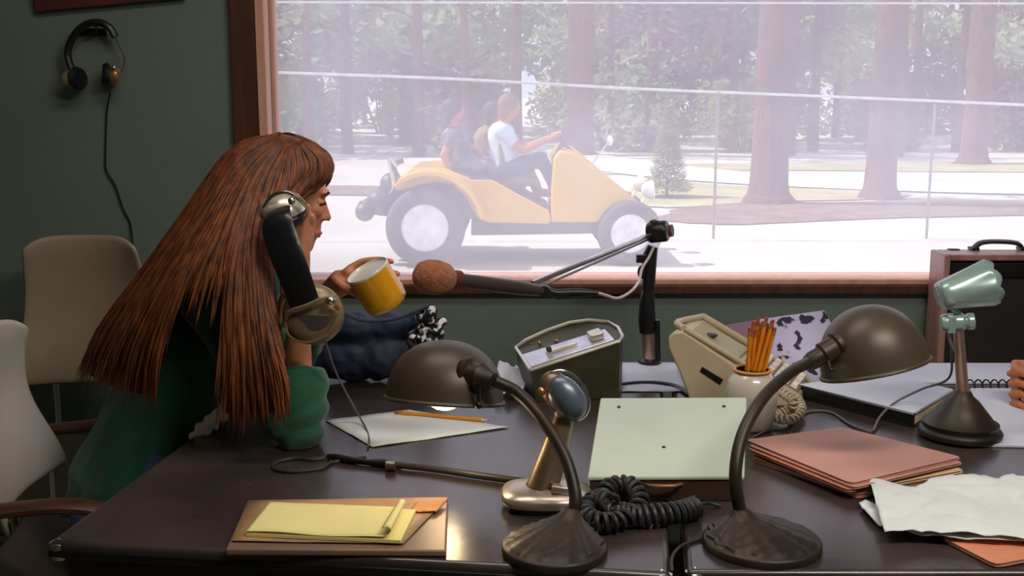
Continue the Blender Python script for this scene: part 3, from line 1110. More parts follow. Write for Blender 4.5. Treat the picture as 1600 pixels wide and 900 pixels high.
for i, (px_, py_) in enumerate(tops):
    tp = Q(px_, py_, jy - .02 + .006 * (i % 4) * 2)
    a = i * 2.4
    bt = jb + V((.008 * math.cos(a) - .012 + (px_ - 1190) * .0003, .010 * math.sin(a), .0145))
    # aim so that the shaft crosses the mouth of the jar
    d = (tp - bt)
    if proto is None:
        proto = pencil('pencil', V((0, 0, 0)), V((0, 0, .22)), 'pencilo', 'orange pencil standing with the others in the ceramic jar', 'pencils in the ceramic jar', r=.0044)
        r0 = proto
    else:
        r0 = dup(proto, (0, 0, 0))
    r0.location = bt
    r0.scale = (1, 1, d.length / .22)
    r0.rotation_euler = frame(d).to_euler()

# -------------------------------------------------------- telephone unit
py0 = 2.43
t = thing('telephone', Z(1110, 640), 'cream sloped telephone console with a dark slot beside the pencil jar', 'telephone')
dx, dy = .068, .15
off = V((dx, dy, 0))
prof_px = [(1080, 640), (1062, 585), (1044, 545), (1043, 527), (1052, 518), (1068, 517), (1160, 578), (1245, 622)]
pr = [Q(x, y, py0) for x, y in prof_px]
pr[0] = V((pr[0].x, py0, D))
pr.append(V((Q(1245, 640, py0).x, py0, D)))
MB().poly(pr, off).build('housing', 'cream', t, bevel=.006)
# raised rims and tray along the slope
p5, p7 = pr[5], pr[7]
sl = (p7 - p5)
sn = V((-sl.z, 0, sl.x)).normalized()
if sn.z < 0:
    sn = -sn
rim = [p5 + sn * .004, p5 + sl * .5 + sn * .004, p7 + sn * .003]
m = MB()
m.tube([p + V((0, .006, 0)) for p in rim], .007, 10)
m.tube([p + off * .97 for p in rim], .009, 10)
m.tube(crv([p5 + sn * .004 + V((0, .006, 0)), p5 + sn * .006 + V((-.006, .07, .0)), p5 + sn * .004 + off * .97], 12), .008, 10)
m.build('tray_rim', 'cream', t)
tq = lambda a, b, h: p5 + sl * a + off * b + sn * h
MB().hexa([tq(.03, .12, -.001), tq(.46, .12, -.001), tq(.46, .86, -.001), tq(.03, .86, -.001)],
          [tq(.05, .14, .002), tq(.45, .14, .002), tq(.45, .84, .002), tq(.05, .84, .002)]).build('cradle_tray', 'creamd', t, bevel=.003)
m = MB()
m.ell(tq(.17, .4, .004), (.016, .012, .006), sub=2)
m.build('hook_button', 'bronze', t)
MB().hexa([tq(.5, .1, -.002), tq(.98, .1, -.002), tq(.98, .92, -.002), tq(.5, .92, -.002)],
          [tq(.5, .1, .006), tq(.98, .1, .006), tq(.98, .92, .006), tq(.5, .92, .006)]).build('key_plate', 'mauve', t, bevel=.002)
for j, b in enumerate((.30, .58, .84)):
    for i in range(6):
        a0 = .53 + i * .074
        MB().hexa([tq(a0, b - .10, .006), tq(a0 + .058, b - .10, .006), tq(a0 + .058, b + .08, .006), tq(a0, b + .08, .006)],
                  [tq(a0 + .006, b - .08, .015), tq(a0 + .05, b - .08, .015), tq(a0 + .05, b + .06, .015), tq(a0 + .006, b + .06, .015)]).build('key', 'keys', t, bevel=.001)
q0, q1, q2, q3 = [Q(x, y, py0 - .0006) for x, y in ((1097, 573), (1130, 593), (1125, 602), (1093, 581))]
MB().hexa([q0 + V((0, .004, 0)), q1 + V((0, .004, 0)), q2 + V((0, .004, 0)), q3 + V((0, .004, 0))], [q0, q1, q2, q3]).build('slot', 'black', t)
# cream coil cord
m = MB()
helix([Q(1222, 612, 2.36), Z(1240, 628, D + .05), Z(1232, 640, D + .03), Z(1212, 650, D + .018), Z(1236, 656, D + .016), Z(1252, 640, D + .018), Z(1246, 622, D + .024)], .0085, .0032, 26, m)
m.build('coiled_cord', 'cream', t)
t = thing('thin_cord', Z(1250, 660), 'thin grey cord looping on the desk before the ledger', 'cord')
MB().tube(crv([tuple(Z(*p, D + .003)) for p in [(1165, 690), (1200, 672), (1228, 668), (1250, 650), (1270, 642), (1300, 645), (1330, 664), (1362, 676)]], 40), .0026, 8).build('cord', 'cordg', t)

# folded newspaper / magazine tent
t = thing('magazine', Q(1200, 560, 2.75), 'lilac printed magazine propped up behind the telephone', 'magazine')
r0_, r1_, r2_ = Q(1098, 514, 2.76), Q(1180, 500, 2.76), Q(1288, 485, 2.76)
f0 = V((r0_.x, 2.62, D + .001))
f1 = V((r1_.x + .01, 2.62, D + .001))
f2 = V((r2_.x + .06, 2.62, D + .001))
k0 = V((r0_.x, 2.83, D + .001))
k2 = V((r2_.x, 2.83, D + .001))
MB().add([r1_, r2_, f2, f1], [(0, 1, 2, 3)]).build('front_page', 'mag', t, solid=.002)
MB().add([r0_, r1_, f1, f0], [(0, 1, 2, 3)]).build('side_page', 'magm', t, solid=.002)
MB().add([r0_, r2_, k2, k0], [(0, 1, 2, 3)]).build('back_page', 'mag', t, solid=.002)

# ledger with a black cover
L0, L1 = Z(1250, 628), Z(1425, 672)
t = thing('ledger', L0, 'thick open ledger with a black cover and pale pages behind the salmon folders', 'book')
tz = D + .034
T0, T1, T2, T3 = Z(1247, 600, tz), Z(1428, 645, tz), Z(1490, 608, tz), Z(1380, 584, tz)
dn = lambda p, z: V((p.x, p.y, z))
MB().hexa([dn(p, D) for p in (T0, T1, T2, T3)], [dn(p, D + .005) for p in (T0, T1, T2, T3)]).build('cover', 'black', t, bevel=.001)
ins = [p + (sum((T0, T1, T2, T3), V()) / 4 - p) * .03 for p in (T0, T1, T2, T3)]
MB().hexa([dn(p, D + .005) for p in ins], [dn(p, tz - .012) for p in ins]).build('page_block', 'manila', t)
MB().hexa([dn(T0, D + .005), dn(T1, D + .005), dn(T1, D + .005) + V((.004, .004, 0)), dn(T0, D + .005) + V((0, .006, 0))],
          [dn(T0, tz - .001), dn(T1, tz - .001), dn(T1, tz - .001) + V((.004, .004, 0)), dn(T0, tz - .001) + V((0, .006, 0))]).build('spine', 'black', t)
MB().hexa([dn(p, tz - .011) for p in ins], [dn(p, tz - .007) for p in ins]).build('divider_sheet', 'mauve', t)
MB().hexa([dn(p, tz - .006) for p in (T0, T1, T2, T3)], [dn(p, tz) for p in (T0, T1, T2, T3)]).build('open_page', 'paperl', t, bevel=.0008)

# spiral notebook (two leaves with coil between)
t = thing('spiral_notebook', Z(1560, 600), 'open spiral bound notebook with white pages behind the mint lamp', 'notebook')
zn = D + .006
far = [Z(1393, 597, zn), Z(1800, 597, zn), Z(1800, 567, zn), Z(1400, 567, zn)]
near = [Z(1512, 694, zn), Z(1800, 700, zn), Z(1800, 606, zn), Z(1516, 606, zn)]
MB().hexa([dn(p, D + .0005) for p in far], far).build('upper_pages', 'paperl', t, bevel=.001)
MB().hexa([dn(p, D + .0005) for p in near], near).build('lower_pages', 'paperl', t, bevel=.001)
m = MB()
a, b = Z(1504, 601, zn + .006), Z(1780, 601, zn + .006)
helix([a, a.lerp(b, .5), b], .012, .0019, 22, m)
m.build('spiral_wire', 'black', t)

# small note and papers at the back
sheet('paper_sheet', [Z(1078, 612, z1), Z(972, 612, z1), Z(968, 567, z1), Z(1055, 567, z1)], 'paperl', 'lilac sheet behind the radio box at the back of the desk', 'paper', wob=.002)
t = thing('strap', Z(1030, 600), 'dark strap lying over the lilac sheet at the back of the desk', 'strap')
MB().tube(crv([tuple(Z(*p, D + .006)) for p in [(965, 600), (1000, 597), (1035, 598), (1060, 604), (1082, 618)]], 24), .006, 8, flat=(.5, 1.3), ref=(0, 0, 1)).build('band', 'black', t)
cp = [Q(786, 588, 2.45), Q(812, 598, 2.42), Q(832, 580, 2.46), Q(805, 562, 2.52)]
crumple('paper_sheet', [(772, 614), (792, 622), (818, 616), (822, 600), (806, 580), (786, 584)], D + .012, 'paperl', 'crumpled pale paper between the lit lamp shade and the radio box', .05, 9)

# ------------------------------------------------------ olive radio box
A_ = [(829, 580, 2.47), (968, 535, 2.50), (973, 528, 2.56), (966, 514, 2.62), (950, 505, 2.66), (920, 502, 2.67), (890, 506, 2.67), (855, 518, 2.66), (822, 533, 2.64), (806, 545, 2.62)]
top = [Q(*p) for p in A_]
t = thing('intercom_box', V((top[0].x, 2.5, D)), 'olive green metal box with a slanted switch panel and silver trim', 'radio box')
bot = []
for i, p in enumerate(top):
    bot.append(V((p.x + (.012 if i in (0, 9) else 0), p.y, D)))
N = len(top)
m = MB()
fs = [tuple(range(N))[::-1], tuple(range(N, 2 * N))] + [(i, (i + 1) % N, N + (i + 1) % N, N + i) for i in range(N)]
m.add(bot + top, fs)
m.build('case', 'olive', t, bevel=.002)
ctr = sum(top, V()) / N
m = MB()
m.tube([p + V((0, 0, .003)) for p in top] + [top[0] + V((0, 0, .003))], .0045, 8)
m.build('metal_trim', 'trim', t)
qq = [Q(833, 571, 2.485), Q(962, 529, 2.51), Q(950, 511, 2.60), Q(818, 556, 2.575)]
nn = (qq[1] - qq[0]).cross(qq[3] - qq[0]).normalized()
if nn.z < 0:
    nn = -nn
# lift each corner to just above the cap plane
def plane_z(p):
    n_ = (top[1] - top[0]).cross(top[8] - top[0]).normalized()
    return top[0].z - ((p.x - top[0].x) * n_.x + (p.y - top[0].y) * n_.y) / n_.z


e1, e2 = (top[1] - top[0]), (top[9] - top[0])
pq = [top[0] + e1 * .02 + e2 * .08, top[0] + e1 * .97 + e2 * .10, top[0] + e1 * .97 + e2 * .58, top[0] + e1 * .02 + e2 * .62]
up3 = nn * .006
pl = MB().hexa([p - up3 for p in pq], [p + up3 for p in pq]).build('switch_panel', 'plate', t, bevel=.002)
P2 = lambda a, b, h: pq[0].lerp(pq[1], a).lerp(pq[3].lerp(pq[2], a), b) + nn * h
Rn = frame(nn, pq[1] - pq[0])
MB().box(P2(.84, .5, .014), (.032, .045, .016), Rn).build('rocker_switch', 'trim', t, bevel=.003)
MB().box(P2(.42, .45, .010), (.075, .012, .008), Rn).build('slide_switch', 'trim', t, bevel=.002)
MB().box(P2(.28, .45, .016), (.012, .014, .016), Rn).build('slide_knob', 'bronze', t, bevel=.003)
for a in (.1, .3, .55):
    MB().ell(top[9].lerp(top[2], a + .05).lerp(ctr, .2) + nn * .006, .005, sub=2).build('screw', 'gold', t)

# ------------------------------------------------ boom arm microphone
sb = Z(1014, 567)
ys = 2.84
t = thing('boom_microphone', V((sb.x, ys, D)), 'foam covered microphone on a jointed boom arm stand before the window', 'microphone')
hd_ = Q(1022, 372, ys)
mid = Q(1013, 470, ys)
MB().lathe([(0, 0), (.03, 0), (.03, .01), (.018, .016), (.0, .017)], T((sb.x, ys, D)), n=24).build('desk_clamp', 'black', t)
MB().tube([V((sb.x, ys, D + .01)), Q(1011, 500, ys)], .017, 16).build('stand_tube', 'pole', t)
MB().tube([V((sb.x + .022, ys - .005, D + .01)), Q(1027, 500, ys - .005)], .007, 10).build('support_rod', 'black', t)
m = MB()
m.tube([Q(1011, 520, ys), Q(1011, 500, ys), Q(1011, 470, ys), Q(1013, 452, ys)], [.020, .023, .02, .015], 14)
m.tube([Q(1013, 455, ys), Q(1015, 400, ys), Q(1020, 385, ys)], [.016, .020, .014], 14)
m.box(Q(1003, 404, ys - .02), (.03, .02, .02))
m.ell(Q(1003, 425, ys - .015), (.012, .012, .018))
m.build('upright_arm', 'black', t)
m = MB()
hx = Q(1028, 362, ys)
m.lathe([(0, -.026), (.024, -.026), (.028, -.02), (.028, .02), (.024, .026), (0, .026)], T(hx, frame(V((.9, -.4, .15)))), n=24)
m.build('elbow_joint', 'black', t)
m = MB()
m.lathe([(0, 0), (.010, 0), (.012, .012), (0, .016)], T(Q(1022, 352, ys), frame(V((0, 0, 1)))), n=16)
m.lathe([(0, 0), (.016, 0), (.016, .008), (0, .01)], T(hx + V((.028, -.014, .004)), frame(V((.9, -.4, .15)))), n=16)
m.build('wing_screw', 'redframe', t)
e1_ = Q(832, 443, 2.42)
MB().tube([hx + V((-.01, 0, -.004)), e1_], .0065, 12).build('boom_rod', 'chrome', t)
MB().tube([hx + V((-.01, .01, -.016)), e1_ + V((.03, .01, -.004))], .003, 8).build('tension_rod', 'steel', t)
m = MB()
cl_ = Q(850, 455, 2.40)
m.lathe([(0, -.016), (.014, -.014), (.016, 0), (.014, .014), (0, .016)], T(cl_, frame(V((0, 1, 0)))), n=20)
m.tube([Q(842, 450, 2.41), Q(868, 458, 2.41), Q(905, 457, 2.42), Q(935, 458, 2.42)], [.010, .009, .010, .005], 10)
m.box(Q(878, 462, 2.41), (.03, .02, .012), rotz(10))
m.build('swivel_clip', 'black', t)
mb0, mb1 = Q(850, 455, 2.40), Q(716, 437, 2.26)
m = MB()
m.tube([mb0, mb0.lerp(mb1, .3), mb0.lerp(mb1, .8), mb1], [.012, .016, .015, .014], 16)
m.build('microphone_body', 'micbody', t)
m = MB()
m.tube([mb1, Q(703, 434, 2.245)], [.020, .017], 16)
m.build('collar', 'redframe', t)
fa, fb_ = Q(706, 435, 2.245), Q(640, 431, 2.19)
dd = (fb_ - fa)
MB().lathe([(0, -.002), (.020, 0), (.030, .012), (.036, .034), (.036, .056), (.030, .074), (.018, .084), (0, .088)], T(fa, frame(dd)), n=36).build('foam_windscreen', 'foam', t)
MB().tube(crv([Q(935, 458, 2.42), Q(948, 462, 2.46), Q(965, 466, 2.52), Q(985, 456, 2.62), Q(998, 440, 2.72), Q(1003, 420, 2.78), Q(1014, 402, 2.8), Q(1022, 385, 2.8)], 40), .0036, 8).build('white_cable', 'cordw', t)

# ----------------------------------------------------------- amplifier
t = thing('speaker_cabinet', (1.4, 3.1, 0), 'reddish wooden amplifier cabinet with black grille and top handle at the right', 'amplifier')
yf = 3.06
xl = Q(1456, 450, yf + .08).x
zt = Q(1500, 398, yf).z
xr = xl + .56
th = .018
yb = yf + .11
m = MB()
m.box((xl + th / 2, (yf + yb) / 2, zt / 2), (th, yb - yf, zt))
m.box((xr - th / 2, (yf + yb) / 2, zt / 2), (th, yb - yf, zt))
m.box(((xl + xr) / 2, (yf + yb) / 2, zt - th / 2), (xr - xl - 2 * th, yb - yf, th))
m.box(((xl + xr) / 2, (yf + yb) / 2, th / 2 + .02), (xr - xl - 2 * th, yb - yf, th))
m.box(((xl + xr) / 2, yb - .006, zt / 2), (xr - xl - 2 * th, .012, zt - 2 * th))
m.build('cabinet', 'amp', t, bevel=.004)
MB().box(((xl + xr) / 2, yf + .02, zt / 2), (xr - xl - 2 * th, .012, zt - 2 * th - .01)).build('grille_cloth', 'ampfront', t)
MB().box(((xl + xr) / 2, yf + .012, zt - th - .03), (xr - xl - 2 * th - .01, .01, .035)).build('name_strip', 'black', t)
ha, hb = Q(1531, 396, yf + .055), Q(1608, 396, yf + .055)
hz = zt
m = MB()
m.tube(crv([(ha.x, yf + .1, hz + .004), (ha.x + .02, yf + .1, hz + .020), (ha.x + .06, yf + .1, hz + .024), (hb.x - .02, yf + .1, hz + .020), (hb.x, yf + .1, hz + .004)], 20), .009, 10, flat=(.8, 1.6), ref=(0, 0, 1))
hh = m.build('handle', 'leather', t)
for x in (ha.x, hb.x):
    MB().box((x, yf + .1, hz + .004), (.022, .035, .009)).build('handle_bracket', 'black', hh, bevel=.002)
MB().box((Q(1490, 390, yf + .1).x, yf + .1, hz + .001), (.03, .02, .004)).build('recessed_stud', 'black', t, bevel=.001)

# --------------------------------------------------------------- bag
bx = Q(595, 560, 2.66)
t = thing('duffel_bag', (bx.x, 2.66, D), 'slumped navy canvas bag on the desk behind the yellow mug', 'bag')
m = MB()
z0 = D
for (px_, py_, r) in ((545, 560, .075), (600, 555, .08), (650, 562, .07), (560, 515, .06), (610, 510, .055), (655, 500, .035), (530, 515, .05), (520, 570, .05)):
    c0 = Q(px_, py_, 2.66)
    m.ell((c0.x, c0.y, max(c0.z, D + r * .7)), (r, r * .85, r * .75), sub=2)
bag = m.build('bag_body', 'navy', t, voxel=.008, relax=4, smooth=180)
displace(bag, .016, 16, 2)
displace(bag, .006, 45, 4)
lz = D + .001 - 0
for v in bag.data.vertices:
    if v.co.z < .001:
        v.co.z = .001
m = MB()
m.tube(crv([Q(530, 486, 2.56), Q(570, 500, 2.55), (Q(620, 497, 2.55)), Q(668, 478, 2.56)], 20), .008, 8, flat=(.5, 1.6))
m.build('strap', 'navy', t)
sc = thing('patterned_cloth', Q(668, 510, 2.56), 'black and white patterned cloth spilling over the right side of the navy bag', 'cloth')
m = MB()
for (px_, py_, r) in ((668, 495, .026), (678, 515, .022), (660, 525, .028), (650, 540, .022), (684, 530, .018), (672, 486, .016), (688, 506, .014)):
    m.ell(Q(px_, py_, 2.57), (r, r * .8, r * .8), sub=2)
s_ = m.build('folded_cloth', 'scarf', sc, voxel=.005, relax=2, smooth=180)
displace(s_, .022, 62, 5)

# ------------------------------------------------------- yellow mug
rc, bc2 = Q(582, 426, 2.27), Q(607, 476, 2.25)
maxis = V((rc - bc2)) + V((0, -.036, 0))
maxis.normalize()
hgt = .088
t = thing('mug', bc2, 'yellow mug with a white inside held up in her hand', 'mug')
Rm = T(bc2, frame(maxis))
MB().lathe([(0, 0), (.040, 0), (.044, .004), (.046, .02), (.046, hgt * .62), (.0465, hgt - .004), (.044, hgt - .004), (.043, .006), (0, .005)], Rm, n=44).build('body', 'mugy', t, smooth=50)
MB().lathe([(.0465, hgt - .0045), (.047, hgt - .001), (.0455, hgt + .001), (.043, hgt - .004), (.0415, .01), (0, .008)], Rm, n=44).build('white_lining', 'mugw', t, smooth=60)
Ri = frame(maxis)
m = MB()
m.tube(crv([bc2 + Ri @ V((-.01, .044, .07)), bc2 + Ri @ V((-.012, .07, .066)), bc2 + Ri @ V((-.012, .075, .04)), bc2 + Ri @ V((-.01, .062, .02)), bc2 + Ri @ V((-.01, .044, .018))], 16), .006, 8)
m.build('handle', 'mugy', t)

# ------------------------------------------------------------- the woman
hc = Q(444, 306, 2.34)
Rh = Matrix.Rotation(rad(12), 3, 'Z') @ Matrix.Rotation(rad(14), 3, 'Y')     # x forward, y left (far), z up
HW = lambda x, y, z: hc + Rh @ V((x, y, z))
person = thing('person', V((nb.x + .05, nb.y, 0)), 'person with very long auburn hair in a green sweater leaning over the desk', 'person')
b = MB()
HS = 1.0
b.ell(HW(-.012, 0, .030), (.094, .072, .088), Rh)          # cranium
b.ell(HW(.022, 0, -.022), (.066, .060, .078), Rh)          # face
b.ell(HW(.040, 0, -.068), (.040, .042, .036), Rh)          # jaw
b.ell(HW(.064, 0, -.096), (.020, .020, .015), Rh)          # chin
b.cap(HW(.079, 0, .014), HW(.100, 0, -.026), .006, .0075)  # nose
b.ell(HW(.092, .009, -.028), .006, sub=2)
b.ell(HW(.092, -.009, -.028), .006, sub=2)
b.cap(HW(.074, 0, -.03), HW(.078, 0, -.060), .014, .014)
b.ell(HW(.080, 0, .026), (.012, .040, .009), Rh, sub=2)    # brow ridge
b.ell(HW(.070, -.03, -.012), (.016, .018, .018), Rh, sub=2)
b.ell(HW(.070, .03, -.012), (.016, .018, .018), Rh, sub=2)
b.ell(HW(.078, 0, -.064), (.013, .020, .014), Rh, sub=2)   # mouth area
b.cap(HW(.070, 0, -.070), HW(.066, 0, -.094), .016, .018)
b.ell(HW(-.005, -.070, -.015), (.018, .008, .030), Rh, sub=2)
b.ell(HW(-.005, .070, -.015), (.018, .008, .030), Rh, sub=2)
J = dict(neck=Q(392, 415, 2.36), chest=Q(330, 520, 2.37), belly=Q(255, 650, 2.37), pel=V((-.83, 2.34, .54)),
         shl=Q(326, 468, 2.20), ell=Q(466, 676, 2.15), wrl=Q(466, 500, 2.20),
         shr=Q(372, 455, 2.52), elr=Q(452, 590, 2.60), wrr=Q(507, 462, 2.44))
b.cap(HW(-.02, 0, -.05), J['neck'], .048, .052)
b.cap(J['neck'], J['chest'], .06, .11)
b.cap(J['shl'], J['shr'], .052)
b.cap(J['chest'], J['belly'], .115, .105)
b.cap(J['belly'], J['pel'], .105, .13)
b.cap(J['shl'], J['ell'], .046, .034)
b.cap(J['ell'], J['wrl'], .035, .024)
b.cap(J['shr'], J['elr'], .044, .034)
b.cap(J['elr'], J['wrr'], .034, .023)
for s in (-.09, .09):
    kn = V((-.38, J['pel'].y + s * 1.2 + .02, .50))
    b.cap(J['pel'] + V((0, s, -.0)), kn, .085, .058)
    b.cap(kn, V((-.42, kn.y, .09)), .055, .036)
    b.cap(V((-.42, kn.y, .07)), V((-.27, kn.y, .045)), .036, .028)


def finger(b, pts, r0=.0085, r1=.0068):
    n_ = len(pts) - 1
    for i in range(n_):
        ra = r0 + (r1 - r0) * i / n_
        rb = r0 + (r1 - r0) * (i + 1) / n_
        b.cap(pts[i], pts[i + 1], ra, rb)


# left hand holding the ear cup: palm beside the jaw, fingers up
pl0, pl1 = Q(460, 455, 2.205), Q(461, 400, 2.215)
for k in (-1, 0, 1):
    b.cap(pl0 + V((k * .014, 0, 0)), pl1 + V((k * .019, 0, 0)), .016, .013)
for (pp) in ([(447, 400, 2.21), (446, 365, 2.215), (452, 338, 2.22), (459, 322, 2.215)],
             [(457, 398, 2.20), (459, 360, 2.205), (466, 332, 2.21), (470, 316, 2.205)],
             [(468, 398, 2.20), (473, 362, 2.205), (479, 338, 2.21), (481, 322, 2.205)],
             [(477, 402, 2.205), (484, 374, 2.21), (488, 352, 2.215), (489, 338, 2.21)]):
    finger(b, [Q(*p) for p in pp])
finger(b, [Q(*p) for p in [(448, 440, 2.20), (432, 412, 2.18), (428, 385, 2.17), (432, 362, 2.165)]], .0105, .008)
# right hand round the mug
b.cap(J['wrr'], Q(530, 435, 2.36), .022, .020)
for k in range(3):
    b.cap(Q(522, 440 + k * 10, 2.38), Q(545, 426 + k * 11, 2.34), .016, .013)
for k, pp in enumerate(([(545, 420, 2.345), (566, 408, 2.345), (592, 405, 2.335), (612, 409, 2.31)],
                        [(545, 432, 2.345), (568, 424, 2.345), (598, 422, 2.335), (622, 428, 2.31)],
                        [(545, 443, 2.345), (568, 440, 2.34), (600, 440, 2.33), (626, 446, 2.305)],
                        [(545, 452, 2.34), (566, 454, 2.335), (592, 457, 2.325), (618, 462, 2.30)])):
    finger(b, [Q(*p) for p in pp])
finger(b, [Q(*p) for p in [(522, 436, 2.36), (530, 444, 2.30), (543, 452, 2.255), (560, 460, 2.225)]], .0115, .0085)
body = b.build('body', 'skin', person, voxel=.0042, relax=3, smooth=180)
# face details
for s in (-1, 1):
    MB().ell(HW(.0725, s * .030, .004), .0105, sub=3).build('eyelid', 'skin', person)
    m = MB()
    m.tube(crv([tuple(HW(.083, s * .016, .024)), tuple(HW(.088, s * .030, .029)), tuple(HW(.078, s * .048, .024))], 10), [.002, .0032, .001], 6)
    m.build('eyebrow', 'brow', person)
    m = MB()
    m.tube(crv([tuple(HW(.081, s * .018, .006)), tuple(HW(.087, s * .030, .005)), tuple(HW(.076, s * .044, .003))], 10), .0022, 6)
    m.build('eyelash', 'brow', person)
m = MB()
m.tube(crv([tuple(HW(.080, -.020, -.064)), tuple(HW(.0915, 0, -.061)), tuple(HW(.080, .020, -.064))], 12), [.001, .0040, .001], 8)
m.tube(crv([tuple(HW(.079, -.018, -.067)), tuple(HW(.089, 0, -.0675)), tuple(HW(.079, .018, -.067))], 12), [.001, .0045, .001], 8)
m.build('lips', 'lips', person)

# sweater
s = MB()
g_ = .011
s.cap(J['neck'] - V((0, 0, .045)), J['chest'], .066, .128)
s.cap(J['shl'] + V((0, 0, -.004)), J['shr'] + V((0, 0, -.004)), .062)
s.cap(J['chest'], J['belly'], .13, .128)
s.cap(J['belly'], J['pel'] + V((0, 0, .05)), .128, .155)
s.cap(J['pel'] + V((0, 0, .04)), J['pel'] + V((.06, 0, .02)), .155, .11)
s.cap(J['shl'], J['ell'], .060, .048)
cuff = J['ell'].lerp(J['wrl'], .58)
s.tube([J['ell'], J['ell'].lerp(cuff, .3), J['ell'].lerp(cuff, .7), cuff], [.044, .058, .062, .054], 20)
s.ell(J['ell'] + V((.004, 0, .004)), .047)
s.cap(J['shr'], J['elr'], .056, .046)
s.cap(J['elr'], J['elr'].lerp(J['wrr'], .6), .045, .038)
sw_ = s.build('sweater', 'sweater', person, voxel=.006, relax=3, smooth=180)
# folds: deeper on the sleeve
ol = J['ell'] - ORG['person']
for v in sw_.data.vertices:
    p = v.co
    w_ = max(0, 1 - (p - ol).length / .26)
    q = p * 20
    h = math.sin((p.z * 1.0 - p.x * .45) * 130 + 5 * noise.noise(p * 11)) * .35 + .25 + .5 * noise.noise(p * 9)
    v.co = p + v.normal * (.006 * noise.noise(p * 14) + .016 * w_ * h)
    if v.co.z < D + .002 and v.co.x + ORG['person'].x > -.66:
        v.co.z = D + .002
m = MB()
m.tube([J['belly'] + V((.02, -.02, -.06)), J['pel'] + V((.02, -.01, .02))], [.125, .147], 28)
m.build('jeans_waist', 'jeans', person)
j = MB()
j.cap(J['pel'] + V((0, -.05, -.01)), J['pel'] + V((0, .05, -.01)), .135)
for s in (-.09, .09):
    kn = V((-.38, J['pel'].y + s * 1.2 + .02, .50))
    j.cap(J['pel'] + V((0, s, 0)), kn, .098, .07)
    j.cap(kn, V((-.42, kn.y, .12)), .066, .062)
j.build('jeans', 'jeans', person, voxel=.01, relax=2, smooth=180)
# white shirt tail peeping below the hair
s = MB()
for i in range(12):
    k = i / 11
    s.ell(Q(354 - 50 * k, 640 + 40 * k + 4 * math.sin(i * 2), 2.22), (.012, .010, .022 - .012 * k), sub=2)
st = s.build('shirt_hem', 'shirtw', person, voxel=.004, relax=1, smooth=180)
displace(st, .006, 60, 3)

# hair
G = [
    [(452, 213, 2.40), (400, 235, 2.44), (330, 320, 2.47), (270, 420, 2.49), (215, 520, 2.49), (165, 605, 2.46)],
    [(442, 210, 2.36), (370, 232, 2.38), (302, 318, 2.40), (228, 425, 2.42), (160, 520, 2.42), (128, 600, 2.40)],
    [(438, 211, 2.33), (368, 238, 2.31), (300, 325, 2.28), (225, 430, 2.26), (157, 525, 2.25), (122, 612, 2.24)],
    [(436, 214, 2.31), (372, 252, 2.265), (312, 345, 2.21), (245, 445, 2.17), (190, 545, 2.15), (165, 635, 2.14)],
    [(437, 217, 2.30), (380, 268, 2.245), (330, 358, 2.17), (280, 445, 2.11), (240, 550, 2.09), (225, 655, 2.09)],
    [(440, 220, 2.29), (390, 276, 2.235), (345, 366, 2.15), (308, 450, 2.10), (282, 555, 2.07), (278, 665, 2.08)],
    [(443, 223, 2.285), (400, 282, 2.225), (362, 375, 2.14), (345, 470, 2.09), (335, 570, 2.06), (328, 668, 2.07)],
    [(446, 227, 2.28), (408, 286, 2.22), (380, 380, 2.14), (373, 480, 2.08), (375, 585, 2.05), (372, 694, 2.06)],
    [(449, 229, 2.275), (418, 288, 2.218), (397, 380, 2.14), (398, 480, 2.08), (412, 585, 2.045), (420, 680, 2.05)],
    [(453, 231, 2.27), (436, 286, 2.222), (414, 365, 2.155), (415, 460, 2.10), (438, 570, 2.045), (452, 664, 2.05)],
    [(462, 226, 2.272), (468, 268, 2.243), (446, 305, 2.222), (420, 370, 2.16), (424, 460, 2.12), (450, 600, 2.055)],
    [(470, 222, 2.285), (500, 248, 2.262), (496, 278, 2.248), (462, 304, 2.228), (432, 350, 2.18), (428, 440, 2.13)],
    [(476, 219, 2.30), (510, 244, 2.285), (517, 266, 2.278), (500, 290, 2.262), (470, 308, 2.236), (444, 350, 2.2)],
]
GF = [
    [(452, 211, 2.36), (492, 228, 2.37), (514, 256, 2.38), (512, 282, 2.40), (480, 320, 2.43), (450, 400, 2.46), (440, 480, 2.48), (430, 560, 2.50)],
    [(448, 210, 2.37), (470, 222, 2.41), (470, 262, 2.43), (450, 320, 2.45), (420, 400, 2.48), (400, 480, 2.50), (390, 560, 2.52)],
    [(446, 210, 2.38), (430, 228, 2.43), (410, 290, 2.45), (370, 380, 2.48), (330, 460, 2.50), (300, 540, 2.52)],
    [(444, 210, 2.375), (400, 232, 2.42), (340, 310, 2.45), (285, 410, 2.48), (240, 500, 2.49), (210, 590, 2.49)],
]


def surf(GG):
    GC = [crv(g, 40) for g in GG]

    def S(u, v):
        k = u * (len(GC) - 1)
        i = min(int(k), len(GC) - 2)
        f = k - i
        # smooth across guides (catmull)
        a = GC[max(i - 1, 0)]
        d = GC[min(i + 2, len(GC) - 1)]
        b_, c_ = GC[i], GC[i + 1]
        j = min(v * 40, 39.999)
        ji = int(j)
        jf = j - ji

        def at(L_):
            return tuple(p + (q - p) * jf for p, q in zip(L_[ji], L_[ji + 1]))
        P0, P1, P2_, P3 = at(a), at(b_), at(c_), at(d)
        r_ = [0.5 * (2 * y + (z - x) * f + (2 * x - 5 * y + 4 * z - w_) * f * f + (3 * y - x - 3 * z + w_) * f ** 3) for x, y, z, w_ in zip(P0, P1, P2_, P3)]
        return Q(*r_)
    return S


SA, SF = surf(G), surf(GF)
hm = MB()
rnd = random.Random(3)
OPEN = (4.3 / 12, 6.4 / 12)


